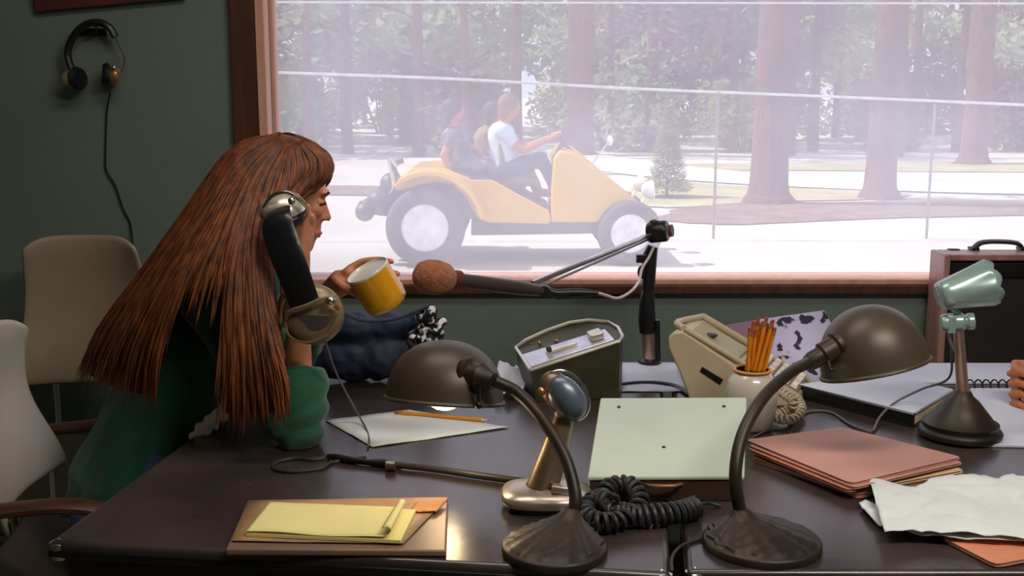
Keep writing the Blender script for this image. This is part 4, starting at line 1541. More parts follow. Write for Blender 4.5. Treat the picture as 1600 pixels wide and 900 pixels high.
def lock(S, u, v0, v1, wdt, lift, n=20):
    pts = []
    ph = rnd.uniform(0, 6)
    du = rnd.uniform(-.02, .02)
    wav = rnd.uniform(.002, .006)
    for i in range(n + 1):
        v = v0 + (v1 - v0) * i / n
        uu = min(max(u + du * v + .004 * math.sin(v * 7 + ph), 0), 1)
        p = S(uu, v)
        q1_, q2_ = S(min(uu + .02, 1), v), S(max(uu - .02, 0), v)
        a = q1_ - q2_
        t_ = S(uu, min(v + .03, 1)) - S(uu, max(v - .03, 0))
        nrm_ = a.cross(t_)
        if nrm_.length > 1e-9:
            nrm_.normalize()
            if nrm_.y > 0 and S is SA:
                nrm_ = -nrm_
        p = p + nrm_ * (lift + wav * math.sin(v * 9 + ph) * v)
        pts.append(p)
    ref = S(min(u + .03, 1), .5) - S(max(u - .03, 0), .5)
    rs = [wdt * (.35 + .65 * min(1, 5 * i / n)) * (1 - max(0, (i / n - .7) / .3) ** 1.5 * .9) for i in range(n + 1)]
    hm.tube(pts, rs, 6, flat=(1, .45), ref=ref)


for i in range(700):
    u = rnd.random()
    inopen = OPEN[0] < u < OPEN[1]
    v1 = rnd.uniform(.82, 1.0)
    if inopen and rnd.random() < (1.0 if OPEN[0] + .03 < u < OPEN[1] - .03 else .7):
        v1 = rnd.choice((rnd.uniform(.46, .58), rnd.uniform(.5, .72)))
    lock(SA, u, 0, v1, rnd.uniform(.0025, .0065), rnd.uniform(0, .006))
for i in range(110):
    lock(SF, rnd.random(), 0, rnd.uniform(.85, 1), rnd.uniform(.005, .009), rnd.uniform(-.004, .003))


def under(S, u0, u1, v1, off_):
    def fn(a, b_):
        return S(u0 + (u1 - u0) * a, b_ * v1) + V((0, off_, 0))
    hm.grid(fn, 40, 30)


under(SA, 0, OPEN[0], .93, .003)
under(SA, OPEN[0], OPEN[1], .44, .003)
under(SA, OPEN[1], 1, .93, .003)
under(SF, 0, 1, .9, -.002)
# skull cap under the locks
bmx = bmesh.new()
bmesh.ops.create_icosphere(bmx, subdivisions=4, radius=1)
keep = [v_ for v_ in bmx.verts if not (v_.co.x > .35 and v_.co.z < .62) and v_.co.z > -.9]
bmesh.ops.delete(bmx, geom=[v_ for v_ in bmx.verts if v_ not in set(keep)], context='VERTS')
bmx.verts.index_update()
hm.add([HW(-.014 + v_.co.x * .101, v_.co.y * .079, .033 + v_.co.z * .0945) for v_ in bmx.verts], [tuple(x.index for x in f.verts) for f in bmx.faces])
bmx.free()
hm.build('hair', 'hair', person, smooth=180)

# headphones held to her ear
hp = [Q(*p) for p in [(430, 322, 2.15), (426, 345, 2.11), (432, 385, 2.085), (446, 425, 2.08), (462, 458, 2.08), (478, 480, 2.085)]]
t = thing('headphones', Q(450, 400, 2.12), 'large headphones with black padded band held against her ear', 'headphones')
m = MB()
m.tube(crv([Q(436, 328, 2.14), Q(432, 345, 2.10), Q(443, 385, 2.08), Q(458, 425, 2.075), Q(476, 474, 2.08)], 30), [.024, .031, .033, .032, .030], 14, flat=(1, .2), ref=(1, 0, .4))
m.build('headband', 'leather', t)
ucc = Q(440, 318, 2.185)
m = MB()
def capsh(c0, ax_, R_, hs, xs=None):
    return T(c0, frame(ax_, xs))
m.lathe([(0, .020), (.020, .018), (.038, .008), (.046, -.008), (.046, -.016), (.036, -.020), (0, -.020)], T(ucc, frame(V((-.15, -.30, .95)))), n=36)
m.build('earcup', 'trim', t)
m = MB()
m.lathe([(.028, -.002), (.040, -.004), (.046, -.012), (.044, -.024), (.030, -.026)], T(ucc + V((0, .006, -.012)), frame(V((-.15, -.30, .95)))), n=36)
m.build('ear_cushion', 'leather', t)
m = MB()
m.tube(crv([Q(412, 325, 2.15), Q(425, 306, 2.14), Q(448, 300, 2.135), Q(468, 312, 2.14), Q(480, 324, 2.15)], 16), .004, 8)
m.ell(Q(456, 314, 2.13), .008, sub=2)
m.build('yoke', 'chrome', t)
lc = Q(489, 492, 2.10)
ax_ = V((.12, -1, .12)).normalized()
m = MB()
m.lathe([(0, .018), (.034, .016), (.050, .010), (.058, 0), (.060, -.012), (.052, -.020), (0, -.022)], T(lc, frame(ax_)), n=44)
m.build('earcup', 'cupm', t)
fr = frame(ax_)
m = MB()
# dark face plate: lower half-moon
pts = []
for k in range(15):
    a = rad(195 + 150 * k / 14)
    pts.append(lc + fr @ V((0, 0, .0165)) + (RT * math.cos(a) + V((0, 0, 1)) * math.sin(a)) * .042 + V((0, 0, .012)))
m.poly(pts, ax_ * .004)
m.build('face_plate', 'cupface', t, bevel=.001)
m = MB()
m.tube(crv([Q(440, 512, 2.09), Q(452, 488, 2.07), Q(478, 478, 2.065), Q(505, 466, 2.07), Q(522, 462, 2.08)], 20), .0042, 8)
m.tube(crv([Q(446, 500, 2.09), Q(452, 525, 2.075), Q(480, 535, 2.07), Q(512, 520, 2.075), Q(528, 490, 2.085)], 20), .0022, 8)
m.build('yoke', 'cupm', t)
MB().ell(Q(516, 470, 2.07), (.011, .009, .009), sub=2).build('hinge_knob', 'chrome', t)
MB().tube([Q(524, 476, 2.075), Q(530, 482, 2.08)], .006, 10).build('socket', 'gold', t)
m = MB()
m.lathe([(.030, -.012), (.048, -.014), (.054, -.024), (.050, -.036), (.034, -.038)], T(lc, frame(ax_)), n=40)
m.build('ear_cushion', 'leather', t)
MB().tube(crv([Q(508, 532, 2.09), Q(522, 575, 2.12), Q(540, 612, 2.2), Q(560, 648, 2.28), Z(573, 672, D + .004), Z(577, 690, D + .004), Z(574, 699, D + .004)], 30), .0022, 8).build('cord', 'cordg', t)

# ------------------------------------------------- person at the right
def P3(px_, py_, y):
    return Q(px_, py_, y)


t = thing('person', (1.75, 2.45, 0), 'person at the right edge with hands clasped over the spiral notebook', 'person')
b = MB()
hz_ = D + .012
hy0 = 2.42
pc_ = Q(1606, 626, hy0)
cx_, cz_ = pc_.x, max(pc_.z, D + .05)
b.cap((cx_ + .05, hy0 - .05, cz_ - .015), (cx_ + .015, hy0 - .025, cz_), .026, .024)
b.cap((cx_ + .05, hy0 + .05, cz_ - .015), (cx_ + .015, hy0 + .02, cz_), .026, .024)
for k in range(4):
    zz = cz_ + .040 - k * .0245
    for sgn in (-1, 1):
        o_ = sgn * .0056
        yy = hy0
        finger(b, [V((cx_ + .02, yy + sgn * .030, zz + o_)), V((cx_ - .026, yy + sgn * .022, zz + o_ + .004)), V((cx_ - .040 + k * .004 + sgn * .003, yy - sgn * .004, zz + o_ - .004)), V((cx_ - .020, yy - sgn * .034, zz + o_ - .012))], .0092, .0080)
finger(b, [V((cx_ + .03, hy0 - .03, cz_ + .02)), V((cx_ + .005, hy0 - .026, cz_ + .046)), V((cx_ - .016, hy0 - .004, cz_ + .05))], .011, .009)
finger(b, [V((cx_ + .03, hy0 + .03, cz_ + .02)), V((cx_ + .01, hy0 + .02, cz_ + .04)), V((cx_ - .006, hy0 + .012, cz_ + .052))], .011, .009)
for sgn in (-1, 1):
    b.cap((cx_ + .05, hy0 + sgn * .05, cz_ - .015), (cx_ + .28, hy0 + sgn * .16, D + .045), .026, .04)
    b.cap((cx_ + .28, hy0 + sgn * .16, D + .045), (1.72, hy0 + sgn * .19, 1.08), .042, .052)
    b.cap((1.75, hy0 + sgn * .08, .5), (1.38, hy0 + sgn * .12, .50), .08, .06)
    b.cap((1.38, hy0 + sgn * .12, .50), (1.40, hy0 + sgn * .12, .06), .055, .04)
b.cap((1.76, hy0 - .17, 1.08), (1.76, hy0 + .17, 1.08), .06)
b.cap((1.76, hy0, 1.02), (1.78, hy0, .58), .13, .13)
b.cap((1.76, hy0, 1.1), (1.74, hy0, 1.22), .055, .05)
b.ell((1.725, hy0, 1.31), (.09, .075, .115))
b.cap((1.64, hy0, 1.31), (1.625, hy0, 1.285), .01, .012)
b.build('body', 'skind', t, voxel=.003, relax=1, smooth=180)
s = MB()
for sgn in (-1, 1):
    s.cap((cx_ + .12, hy0 + sgn * .085, cz_ - .004), (cx_ + .28, hy0 + sgn * .16, D + .056), .040, .052)
    s.cap((cx_ + .28, hy0 + sgn * .16, D + .056), (1.73, hy0 + sgn * .19, 1.08), .052, .062)
s.cap((1.76, hy0 - .17, 1.08), (1.76, hy0 + .17, 1.08), .07)
s.cap((1.76, hy0, 1.02), (1.78, hy0, .56), .145, .15)
s.build('shirt', 'khaki', t, voxel=.01, relax=2, smooth=180)
s = MB()
s.cap((1.78, hy0 - .06, .5), (1.78, hy0 + .06, .5), .14)
for sgn in (-1, 1):
    s.cap((1.75, hy0 + sgn * .08, .5), (1.38, hy0 + sgn * .12, .50), .095, .072)
    s.cap((1.38, hy0 + sgn * .12, .50), (1.40, hy0 + sgn * .12, .08), .07, .06)
s.build('trousers', 'jeans', t, voxel=.012, relax=2, smooth=180)
s = MB()
s.ell((1.75, hy0, 1.34), (.095, .085, .10))
s.build('hair', 'hairb', t)
chair('armchair', (1.83, hy0, 0), 180, 'shell', .97, .60, .42, .46, 'taupe moulded armchair under the person at the right edge', seatz=.43, lean=8)
# ================================================================ OUTSIDE
GZ = -.25


def gpt(px_, py_, z=GZ):
    return Z(px_, py_, z)


# ground: flat near, rising slightly far away
def gz(x, y):
    return GZ + max(0, y - 26) * .012 + .05 * noise.noise(V((x * .15, y * .15, 0))) * min(1, max(0, (y - 14) / 8))


gm = MB()
gm.grid(lambda u, v: V((-70 + 140 * u, 3.4 + 140 * v ** 1.6, gz(-70 + 140 * u, 3.4 + 140 * v ** 1.6))), 70, 60)
struct(gm.build('ground', 'sand', smooth=180))


def patch(name, pts, m_, h=.012, seed=0, label=None):
    """irregular ground patch following outline given as px on the ground plane"""
    P = [gpt(*p) for p in pts]
    cp_ = crv([tuple(p) for p in P] + [tuple(P[0])], 60)[:-1]
    vs = []
    for i, p in enumerate(cp_):
        p = V(p)
        k = 1 + .05 * noise.noise(V((i * .8, seed, 0)))
        c0 = sum(P, V()) / len(P)
        q = c0 + (p - c0) * k
        vs.append(V((q.x, q.y, gz(q.x, q.y) + h)))
    c0 = sum(vs, V()) / len(vs)
    c0.z = gz(c0.x, c0.y) + h + .01
    n_ = len(vs)
    m = MB().add(vs + [c0], [(i, (i + 1) % n_, n_) for i in range(n_)])
    o = m.build(name, m_)
    return struct(o)


patch('ground_dark_patch', [(1020, 345), (1080, 322), (1180, 318), (1290, 318), (1420, 316), (1800, 318), (1900, 330), (1600, 338), (1400, 342), (1250, 348), (1130, 352)], 'darkground', .015, 1)  # cast shadow of the trees, painted as a brown ground patch
patch('ground_grass', [(880, 262), (1100, 258), (1400, 256), (1900, 258), (1900, 270), (1500, 268), (1150, 268), (900, 274)], 'grassm', .02, 2)
patch('ground_grass', [(960, 318), (1020, 285), (1150, 292), (1400, 302), (1380, 312), (1180, 318), (1050, 326)], 'grassm', .02, 3)
patch('ground_dark_patch', [(200, 300), (430, 290), (620, 292), (700, 300), (600, 306), (400, 304), (250, 306)], 'darkground', .015, 4)  # darker brown strip across the ground


def roadstrip(name, pts, w_, m_):
    C_ = crv([tuple(gpt(*p)) for p in pts], 50)
    vs = []
    for i, p in enumerate(C_):
        p = V(p)
        d_ = (V(C_[min(i + 1, 50)]) - V(C_[max(i - 1, 0)])).normalized()
        n_ = V((-d_.y, d_.x, 0))
        for s in (-.5, .5):
            q = p + n_ * w_ * s
            vs.append(V((q.x, q.y, gz(q.x, q.y) + .03)))
    fs = [(2 * i, 2 * i + 1, 2 * i + 3, 2 * i + 2) for i in range(50)]
    return struct(MB().add(vs, fs).build(name, m_))


roadstrip('road', [(0, 210), (300, 212), (480, 214), (640, 222), (780, 236), (950, 258), (1100, 276), (1300, 288), (1600, 296), (2000, 300)], 2.6, 'road')

# ------------------------------------------------------------------ fence
t = thing('wire_fence', V((2, 13.2, GZ)), 'thin wire fence with slim posts crossing in front of the trees', 'fence')
fy0 = 13.2
rl = [Q(200, 103, fy0), Q(430, 113, fy0), Q(700, 123, fy0), Q(1000, 139, fy0), Q(1300, 151, fy0), Q(1600, 164, fy0), Q(2000, 182, fy0)]
MB().tube(crv(rl, 40), .016, 8).build('top_wire', 'fence', t)
m2 = Q(430, 4, fy0)
MB().tube([Q(100, 3, fy0), Q(1900, 6, fy0)], .010, 6).build('upper_wire', 'fence', t)
for px_ in (-100, 783, 1117, 1452, 1790):
    if px_ == 783:
        continue
    p = Q(px_, 300, fy0)
    zt_ = Q(px_, 143 + (px_ - 1117) * .045, fy0).z
    MB().tube([V((p.x, fy0, GZ - .1)), V((p.x, fy0, zt_))], .018, 8).build('post', 'steel', t)

# -------------------------------------------------------------- dune buggy
BY = 11.0
WYy = lambda px_, py_, dy=0: Q(px_, py_, BY) + V((0, dy, 0))
wc = Q(665, 360, BY)
t = thing('dune_buggy', V((wc.x + 1, BY + .7, GZ)), 'yellow open dune buggy with big tyres driving past the window', 'dune buggy')


def wheel(c0, R_, w_, side=-1):
    """tyre with rim, axle along y; side=-1 faces the window"""
    fr_ = T(c0, frame(V((0, side, 0))))
    prof = [(R_ * .60, -w_ / 2), (R_ * .86, -w_ / 2), (R_ * .97, -w_ * .40), (R_, -w_ * .25), (R_, w_ * .25), (R_ * .97, w_ * .40), (R_ * .86, w_ / 2), (R_ * .62, w_ / 2), (R_ * .60, w_ * .42), (R_ * .60, -w_ / 2)]
    ty = MB().lathe(prof, fr_, n=48).build('wheel', 'tyre', t, smooth=50)
    rp = [(R_ * .60, w_ * .44), (R_ * .57, w_ * .46), (R_ * .54, w_ * .30), (R_ * .50, w_ * .10), (R_ * .30, w_ * .12), (R_ * .22, w_ * .22), (R_ * .14, w_ * .26), (0, w_ * .27)]
    MB().lathe(rp, fr_, n=40).build('rim', 'rim', ty, smooth=40)
    m = MB()
    for k in range(8):
        a = 2 * math.pi * k / 8
        q = fr_ @ V((R_ * .40 * math.cos(a), R_ * .40 * math.sin(a), w_ * .115))
        m.lathe([(R_ * .055, -.01), (R_ * .055, .012), (0, .012)], T(q, frame(V((0, side, 0)))), n=12)
    m.lathe([(R_ * .14, w_ * .24), (R_ * .12, w_ * .36), (0, w_ * .38)], fr_, n=20)
    m.build('hub', 'engine', ty)
    return ty


Rr = .40
wz_ = GZ + Rr
tw = 1.45
rwx = wc.x
fwx = Q(985, 385, BY).x
wheel(V((rwx, BY + .05, wz_)), Rr, .30)
wheel(V((rwx + .0, BY + tw, wz_)), Rr, .30, 1)
wheel(V((fwx, BY + .12, GZ + .33)), .33, .20)
wheel(V((fwx, BY + tw - .1, GZ + .33)), .33, .20, 1)
# body tub side panels
y0b, wdb = BY + .12, tw - .22
rear = [(700, 282), (770, 283), (800, 300), (858, 331), (862, 345), (858, 352), (760, 350), (745, 342), (728, 312)]
m = MB()
m.poly([WYy(x, y, y0b - BY) for x, y in rear], (0, .04, 0))
m.poly([WYy(x, y, y0b - BY) + V((0, wdb, 0)) for x, y in rear], (0, .04, 0))
m.build('rear_tub', 'buggy', t, bevel=.01)
nose = [(862, 350), (862, 300), (866, 250), (876, 236), (900, 240), (960, 285), (1003, 325), (1004, 334), (985, 342), (930, 350)]
m = MB()
m.poly([WYy(x, y, y0b - BY) for x, y in nose], (0, wdb + .04, 0))
m.build('nose', 'buggy', t, bevel=.02)
m = MB()
for dy in (.1, wdb - .08):
    m.poly([WYy(x, y, y0b - BY + dy) for x, y in [(884, 234), (905, 238), (1006, 322), (1004, 328), (994, 326), (900, 248)]], (0, .06, 0))
m.build('bonnet_strip', 'buggy', t, bevel=.01)
# fenders
def arch(cx, cy, R0, a0, a1, wid, dyy):
    m = MB()

    def fn(u, v):
        a = rad(a0 + (a1 - a0) * u)
        r_ = R0 * (1 + .02 * math.sin(v * 3.14))
        return V((cx + r_ * math.cos(a), BY + dyy + wid * v, cy + r_ * math.sin(a)))
    m.grid(fn, 24, 6)
    return m


fzx = Q(672, 352, BY)
for dyy in (-.14, tw - .18):
    arch(fzx.x, fzx.z, .53, 8, 122, .34, dyy).build('rear_fender', 'buggy', t, solid=.05, smooth=60)
m = MB()
m.poly([WYy(x, y, .12) for x, y in [(612, 292), (640, 264), (690, 264), (735, 282), (715, 290), (680, 286), (640, 296), (618, 300)]], (0, wdb, 0))
m.build('rear_deck', 'buggy', t, bevel=.02)
m = MB()
m.poly([WYy(x, y, .2) for x, y in [(735, 348), (990, 348), (990, 368), (735, 372)]], (0, wdb - .1, 0))
m.tube([V((rwx, BY + .05, wz_)), V((rwx, BY + tw, wz_))], .05, 10)
m.tube([V((fwx, BY + .1, GZ + .33)), V((fwx, BY + tw - .1, GZ + .33))], .04, 10)
m.build('chassis', 'engine', t, bevel=.01)
m = MB()
m.poly([WYy(x, y, .2) for x, y in [(700, 290), (860, 332), (862, 346), (700, 346)]], (0, wdb - .12, 0))
m.build('floor_pan', 'mauve', t)
m = MB()
m.box(WYy(612, 318, .7), (.35, .6, .28))
m.ell(WYy(590, 318, .2), (.14, .12, .12))
m.ell(WYy(604, 292, .3), (.10, .12, .12))
m.ell(WYy(566, 334, .2), (.10, .12, .10))
m.ell(WYy(572, 330, .5), (.14, .12, .09))
m.tube(crv([WYy(640, 330, .3), WYy(600, 335, .2), WYy(575, 330, .2), WYy(556, 322, .2)], 14), .04, 10)
m.tube(crv([WYy(630, 300, .5), WYy(612, 282, .5), WYy(606, 262, .5), WYy(622, 254, .5)], 14), .035, 10)
m.build('engine', 'engine', t)
m = MB()
m.tube(crv([WYy(618, 262, .2), WYy(604, 250, .2), WYy(610, 300, .2), WYy(570, 318, .2)], 14), .02, 8)
m.build('bumper_bar', 'chrome', t)
for (sx, dyy) in ((725, .3), (800, .35), (800, .95)):
    m = MB()
    m.poly([WYy(x + sx - 800, y, dyy) for x, y in [(776, 225), (784, 222), (796, 275), (842, 284), (842, 296), (788, 296), (782, 285)]], (0, .42, 0))
    m.build('seat', 'khaki' if sx > 790 else 'lilac', t, bevel=.03)
m = MB()
swc = WYy(882, 228, .5)
Rs = T(swc, frame(V((-.8, 0, .5))))
m.lathe([(.17 + .014 * math.cos(a), .014 * math.sin(a)) for a in [2 * math.pi * k / 6 for k in range(7)]], Rs, n=24)
m.tube([swc, WYy(925, 262, .5)], .02, 8)
m.tube([Rs @ V((.17, 0, 0)), Rs @ V((-.17, 0, 0))], .012, 6)
m.build('steering_wheel', 'black', t)
for dyy in (.25, 1.1):
    m = MB()
    hl = WYy(1022, 300, dyy)
    m.lathe([(0, -.10), (.05, -.09), (.09, -.03), (.10, .02), (.09, .03), (0, .035)], T(hl, frame(V((1, 0, .05)))), n=20)
    m.tube([hl, WYy(1000, 330, dyy)], .015, 8)
    m.build('headlight', 'rim', t)
MB().lathe([(0, -.02), (.05, -.015), (.055, 0), (0, .01)], T(WYy(955, 221, .2), frame(V((-1, -.4, 0)))), n=18).build('side_mirror', 'rim', t)
MB().tube([WYy(955, 221, .2), WYy(925, 262, .2)], .01, 8).build('mirror_stalk', 'chrome', t)


def rider(name, pts, skin, top_, legs, hairm, label, r=1):
    """pts px,py,dy joints: head, neck, hip, shn, eln, wrn (near arm), elf, wrf, kn, ft"""
    p = {k: WYy(*v) for k, v in pts.items()}
    tt = thing(name, p['hip'], label, 'person')
    b = MB()
    b.ell(p['head'], (.105, .085, .125))
    b.ell(p['head'] + V((.085, 0, -.01)), (.028, .018, .03), sub=2)
    b.cap(p['head'] - V((.01, 0, .08)), p['neck'], .055, .06)
    b.cap(p['neck'] - V((0, 0, .1)), p['hip'], .13, .13)
    W_ = V((0, .17, 0))
    b.cap(p['neck'] - W_ - V((0, 0, .05)), p['neck'] + W_ - V((0, 0, .05)), .06)
    for sgn, e_, w_ in ((-1, 'eln', 'wrn'), (1, 'elf', 'wrf')):
        s0_ = p['neck'] + W_ * sgn - V((0, 0, .06))
        b.cap(s0_, p[e_], .052, .04)
        b.cap(p[e_], p[w_], .04, .028)
        d_ = (p[w_] - p[e_]).normalized()
        b.cap(p[w_], p[w_] + d_ * .07, .035, .03)
        for k in range(4):
            o_ = V((0, (k - 1.5) * .02, 0))
            b.cap(p[w_] + d_ * .07 + o_, p[w_] + d_ * .12 + o_ - V((0, 0, .03)), .013, .011)
    for sgn in (-1, 1):
        o_ = V((0, .1 * sgn, 0))
        b.cap(p['hip'] + o_, p['kn'] + o_, .09, .06)
        b.cap(p['kn'] + o_, p['ft'] + o_, .055, .04)
        b.cap(p['ft'] + o_, p['ft'] + o_ + V((.18, 0, -.02)), .045, .035)
    b.build('body', skin, tt, voxel=.016, relax=2, smooth=180)
    s = MB()
    s.cap(p['neck'] - V((0, 0, .1)), p['hip'] + V((0, 0, .05)), .15, .15)
    s.cap(p['neck'] - W_ - V((0, 0, .06)), p['neck'] + W_ - V((0, 0, .06)), .072)
    for sgn, e_ in ((-1, 'eln'), (1, 'elf')):
        s0_ = p['neck'] + W_ * sgn - V((0, 0, .06))
        s.cap(s0_, s0_.lerp(p[e_], .5), .065, .06)
    s.build('shirt', top_, tt, voxel=.02, relax=2, smooth=180)
    s = MB()
    for sgn in (-1, 1):
        o_ = V((0, .1 * sgn, 0))
        s.cap(p['hip'] + o_, p['kn'] + o_, .105, .075)
        s.cap(p['kn'] + o_, p['ft'] + o_ + V((0, 0, .05)), .07, .06)
    s.build('trousers', legs, tt, voxel=.02, relax=2, smooth=180)
    s = MB()
    s.ell(p['head'] + V((-.02, 0, .025)), (.115, .105, .12))
    s.ell(p['head'] + V((-.07, 0, -.06)), (.06, .09, .09))
    h = s.build('hair', hairm, tt, voxel=.016, relax=1, smooth=180)
    return tt


rider('person', dict(head=(797, 168, .5), neck=(783, 198, .5), hip=(790, 272, .5), eln=(818, 238, .3), wrn=(862, 220, .42), elf=(822, 236, .75), wrf=(866, 216, .6), kn=(848, 252, .5), ft=(866, 300, .55)),
      'skind', 'bluet', 'jeans', 'hairbl', 'person in a pale blue vest driving the yellow buggy')
rider('person', dict(head=(770, 180, 1.15), neck=(757, 208, 1.15), hip=(764, 275, 1.15), eln=(765, 245, .95), wrn=(792, 268, .95), elf=(770, 240, 1.4), wrf=(800, 262, 1.4), kn=(820, 262, 1.15), ft=(842, 315, 1.15)),
      'skind', 'khaki', 'khaki', 'hairb', 'person in a khaki shirt sitting beyond the buggy driver')
rider('person', dict(head=(705, 175, .55), neck=(706, 205, .55), hip=(712, 268, .55), eln=(690, 245, .3), wrn=(700, 272, .32), elf=(735, 240, .8), wrf=(765, 262, .8), kn=(765, 262, .55), ft=(790, 295, .55)),
      'skind', 'lilac', 'lilac', 'hairb', 'person in a dark mauve jacket sitting behind the buggy driver')

# ------------------------------------------------------------- vegetation
def leaf_cloud(m, blobs, n_, size, rnd_):
    """scatter small leaf quads in ellipsoid shells"""
    tot = sum(b_[1][0] * b_[1][1] for b_ in blobs)
    for c0, r_ in blobs:
        k = int(n_ * r_[0] * r_[1] / tot)
        for _ in range(k):
            d_ = V((rnd_.gauss(0, 1), rnd_.gauss(0, 1), rnd_.gauss(0, 1))).normalized()
            rr = rnd_.uniform(.45, 1.0)
            p = V(c0) + V((d_.x * r_[0] * rr, d_.y * r_[1] * rr, d_.z * r_[2] * rr))
            a = V((rnd_.gauss(0, 1), rnd_.gauss(0, 1), rnd_.gauss(0, .6))).normalized()
            b_ = a.cross(V((rnd_.gauss(0, 1), rnd_.gauss(0, 1), rnd_.gauss(0, 1)))).normalized()
            s = size * rnd_.uniform(.6, 1.4)
            m.add([p - a * s, p + b_ * s * .45, p + a * s, p - b_ * s * .45], [(0, 1, 2, 3)])


def tree_proto(name, h, tr_r, leafm, barkm, kind, seed, label, group, cat='tree', n_=1500, lsz=.16, crown0=.3):
    rnd_ = random.Random(seed)
    t_ = thing(name, (0, 0, 0), label, cat, group)
    m = MB()
    pts = [(0, 0, -.3), (0, 0, .12), (rnd_.uniform(-.05, .05), 0, h * .3), (rnd_.uniform(-.15, .15), 0, h * .65), (0, 0, h)]
    m.tube(crv(pts, 16), [tr_r * 1.5, tr_r * 1.12, tr_r, tr_r * .75, tr_r * .15], 14)
    br = []
    for k in range(16):
        z = h * (crown0 + (1 - crown0) * (k + .5) / 16)
        a = k * 2.4
        L_ = (h - z) * .32 + .5
        e_ = V((math.cos(a) * L_, math.sin(a) * L_, z + (.1 if kind == 'conifer' else .5) * L_))
        m.tube([V((0, 0, z)), V((0, 0, z)).lerp(e_, .5) + V((0, 0, .05 * L_)), e_], [tr_r * .22, tr_r * .12, .01], 6)
        br.append((e_, L_))
    m.build('trunk', barkm, t_)
    f = MB()
    blobs = []
    for e_, L_ in br:
        blobs.append((e_ * .75 + V((0, 0, e_.z * .25)), (L_ * .55, L_ * .55, L_ * (.3 if kind == 'conifer' else .5))))
    leaf_cloud(f, blobs, n_, lsz, rnd_)
    f.build('foliage', leafm, t_, smooth=1)
    return t_


# the two big pines standing before the road, and others, placed where the photo has them
def big_trunk(px_, py_, wpx, label, top_px=None, seed=1):
    b_ = gpt(px_, py_)
    r_ = wpx * b_.y / 1720 / 2
    t_ = thing('pine_tree', b_, label, 'tree')
    m = MB()
    pts = [(b_.x, b_.y, GZ - .2), (b_.x, b_.y, GZ + .08), (b_.x, b_.y, GZ + .5), (b_.x + .02, b_.y, GZ + 3), (b_.x + .05, b_.y, GZ + 7), (b_.x, b_.y, GZ + 14)]
    C_ = crv(pts, 40)
    rs = [r_ * k for k in (1.9, 1.5, 1.12, 1.0, .9, .4)]
    m.tube(C_, rs, 28)
    for k in range(5):
        a = k * 1.256 + seed
        m.cap(V((b_.x, b_.y, GZ + .25)), V((b_.x + math.cos(a) * r_ * 1.9, b_.y + math.sin(a) * r_ * 1.9, GZ - .05)), r_ * .4, r_ * .2)
    o = m.build('trunk', 'bark', t_, smooth=180)
    f = MB()
    rnd_ = random.Random(seed)
    bl = []
    for k in range(14):
        a = k * 2.4
        z = GZ + 5.2 + k * .62
        L_ = 2.4 - k * .1
        e_ = V((b_.x + math.cos(a) * L_ * .8, b_.y + math.sin(a) * L_ * .8, z))
        bl.append((e_, (1.0, 1.0, .5)))
    leaf_cloud(f, bl, 1600, .14, rnd_)
    f.build('foliage', 'leafa', t_, smooth=1)
    bq = MB()
    for e_, _ in bl:
        bq.tube([V((b_.x, b_.y, e_.z - .3)), e_], [.06, .02], 6)
    bq.build('branch', 'barkd', t_)


big_trunk(1200, 318, 52, 'large straight pine with a flared base behind the fence, the thickest trunk', seed=1)
big_trunk(1374, 311, 42, 'pine with a pale lower trunk to the right of the thickest trunk', seed=2)
big_trunk(1520, 258, 36, 'pine trunk farthest to the right beyond the white road', seed=3)
big_trunk(905, 246, 40, 'dark pine trunk beyond the nose of the yellow buggy', seed=4)

# young conifer
yc = gpt(1042, 310)
t = thing('young_conifer', yc, 'small yellow green conifer sapling left of the thickest pine', 'tree')
MB().tube([yc, yc + V((0, 0, 1.5))], [.03, .008], 8).build('trunk', 'barkd', t)
f = MB()
rnd_ = random.Random(9)
hh_ = 1.42
for k in range(4200):
    z = rnd_.random() ** 1.05
    r_ = (1 - z) * .42 * rnd_.uniform(.5, 1.05) + .01
    a = rnd_.uniform(0, 6.283)
    p = yc + V((math.cos(a) * r_, math.sin(a) * r_, .12 + z * hh_))
    dv = V((math.cos(a), math.sin(a), rnd_.uniform(-.3, .5))).normalized()
    sd = dv.cross(V((0, 0, 1))).normalized()
    s = rnd_.uniform(.05, .09)
    f.add([p - dv * s, p + sd * s * .3, p + dv * s, p - sd * s * .3], [(0, 1, 2, 3)])
f.build('foliage', 'leafy', t, smooth=1)

# forest behind
rnd_ = random.Random(21)
protos = [tree_proto('forest_tree', 9, .17, 'leafa', 'barkd', 'conifer', 1, 'tall grey green forest tree beyond the white road', 'trees of the forest behind the road', n_=1700, lsz=.20, crown0=.22),
          tree_proto('forest_tree', 7.5, .13, 'leafb', 'barkd', 'broad', 2, 'olive leaved forest tree beyond the white road', 'olive trees of the forest', n_=1600, lsz=.17, crown0=.18),
          tree_proto('forest_tree', 8, .20, 'leafc', 'bark', 'broad', 3, 'brownish forest tree beyond the white road', 'brown trees of the forest', n_=1500, lsz=.19, crown0=.2)]
first = [True] * 3
cnt = 0
for row, (yy, n_) in enumerate(((35, 8), (40, 10), (46, 12), (53, 13))):
    half = yy * .60
    for i in range(n_):
        x = -half + 2 * half * (i + rnd_.uniform(.15, .85)) / n_ + .5
        y = yy + rnd_.uniform(-2, 2)
        k = rnd_.choice((0, 0, 1, 2))
        sc_ = rnd_.uniform(.85, 1.35)
        if first[k]:
            first[k] = False
            protos[k].location = (x, y, gz(x, y))
        else:
            dup(protos[k], (x, y, gz(x, y)), rnd_.uniform(0, 6), sc_)
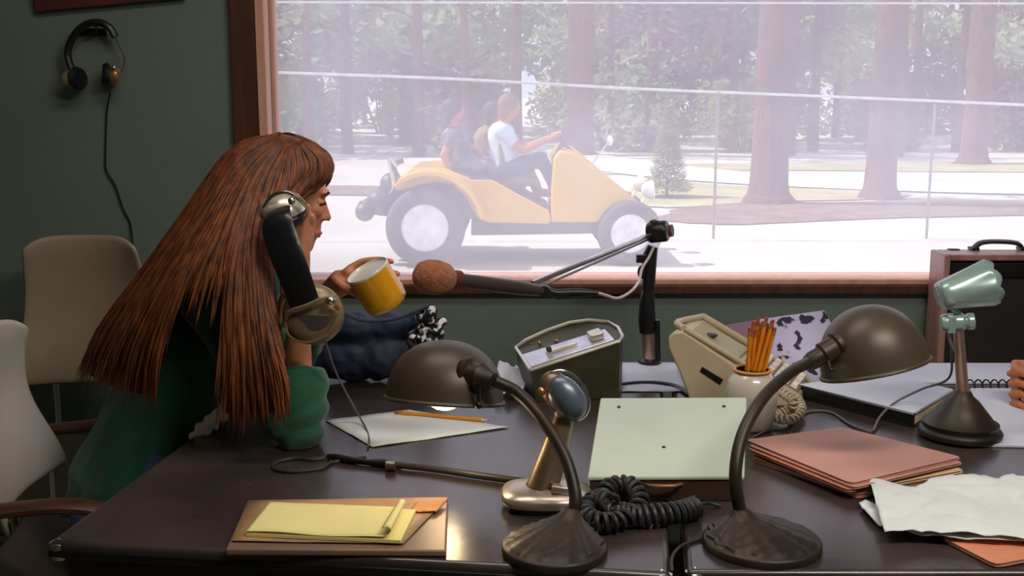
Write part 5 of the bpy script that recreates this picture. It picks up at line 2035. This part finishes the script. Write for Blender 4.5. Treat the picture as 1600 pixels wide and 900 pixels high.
# slender bare trunks at the forest edge
st = thing('sapling_tree', (0, 0, 0), 'slender bare brown trunk at the forest edge', 'tree', 'slender trunks at the forest edge')
m = MB()
m.tube(crv([(0, 0, -.3), (.03, 0, 2), (-.05, 0, 5), (.05, 0, 9)], 14), [.16, .12, .10, .04], 10)
m.build('trunk', 'bark', st)
m = MB()
for k in range(10):
    a = k * 2.4
    z = 2.4 + k * .6
    m.tube([V((0, 0, z)), V((math.cos(a) * .9, math.sin(a) * .9, z + .35))], [.03, .008], 5)
m.build('branch', 'barkd', st)
st.location = (-15, 31.5, gz(-15, 31.5))
for i in range(22):
    x, y = -15 + 1.5 * (i + 1) + rnd_.uniform(-.5, .5), 31 + rnd_.uniform(-1, 3.5)
    dup(st, (x, y, gz(x, y)), rnd_.uniform(0, 6), rnd_.uniform(.8, 1.3))
# undergrowth bushes in front of the forest
def bush(seed, leafm, label, group):
    r_ = random.Random(seed)
    t_ = thing('forest_bush', (0, 0, 0), label, 'bush', group)
    f = MB()
    bl = [((r_.uniform(-.9, .9), r_.uniform(-.5, .5), r_.uniform(.4, 1.9)), (r_.uniform(.5, .9),) * 3) for _ in range(9)]
    leaf_cloud(f, bl, 1300, .13, r_)
    f.build('foliage', leafm, t_, smooth=1)
    m = MB()
    for k in range(7):
        a = k * .9
        m.tube([V((.1 * math.cos(a), .1 * math.sin(a), -.1)), V((.8 * math.cos(a), .5 * math.sin(a), 1.6))], [.03, .01], 6)
    m.build('stem', 'barkd', t_)
    return t_


bp = [bush(5, 'leafc', 'brown thicket bush at the forest edge', 'brown bushes at the forest edge'),
      bush(6, 'leafb', 'olive bush at the forest edge', 'olive bushes at the forest edge'),
      bush(8, 'leafa', 'grey green bush at the forest edge', 'grey green bushes at the forest edge')]
fb3 = [True] * 3
for row, (yy, n_) in enumerate(((33, 8), (38, 11), (44, 14), (50, 16))):
    half = yy * .56
    for i in range(n_):
        x = -half + 2 * half * (i + rnd_.uniform(.1, .9)) / n_ + .5
        y = yy + rnd_.uniform(-1.2, 1.2)
        k = rnd_.choice((0, 0, 1, 2))
        if fb3[k]:
            fb3[k] = False
            bp[k].location = (x, y, gz(x, y))
        else:
            dup(bp[k], (x, y, gz(x, y)), rnd_.uniform(0, 6), rnd_.uniform(.9, 1.5))

# ------------------------------------------------------------- sky and sun
wd = bpy.data.worlds.new('world')
bpy.context.scene.world = wd
wd.use_nodes = True
bg = wd.node_tree.nodes['Background']
bg.inputs['Color'].default_value = (.80, .86, 1.0, 1)
bg.inputs['Strength'].default_value = 1.1
sd = bpy.data.lights.new('sun', 'SUN')
sd.energy = 5.0
sd.angle = rad(1.2)
sd.color = (1, .95, .86)
so_ = bpy.data.objects.new('sun', sd)
C.objects.link(so_)
so_.rotation_euler = frame(-V((.75, -.12, -1.0))).to_euler()
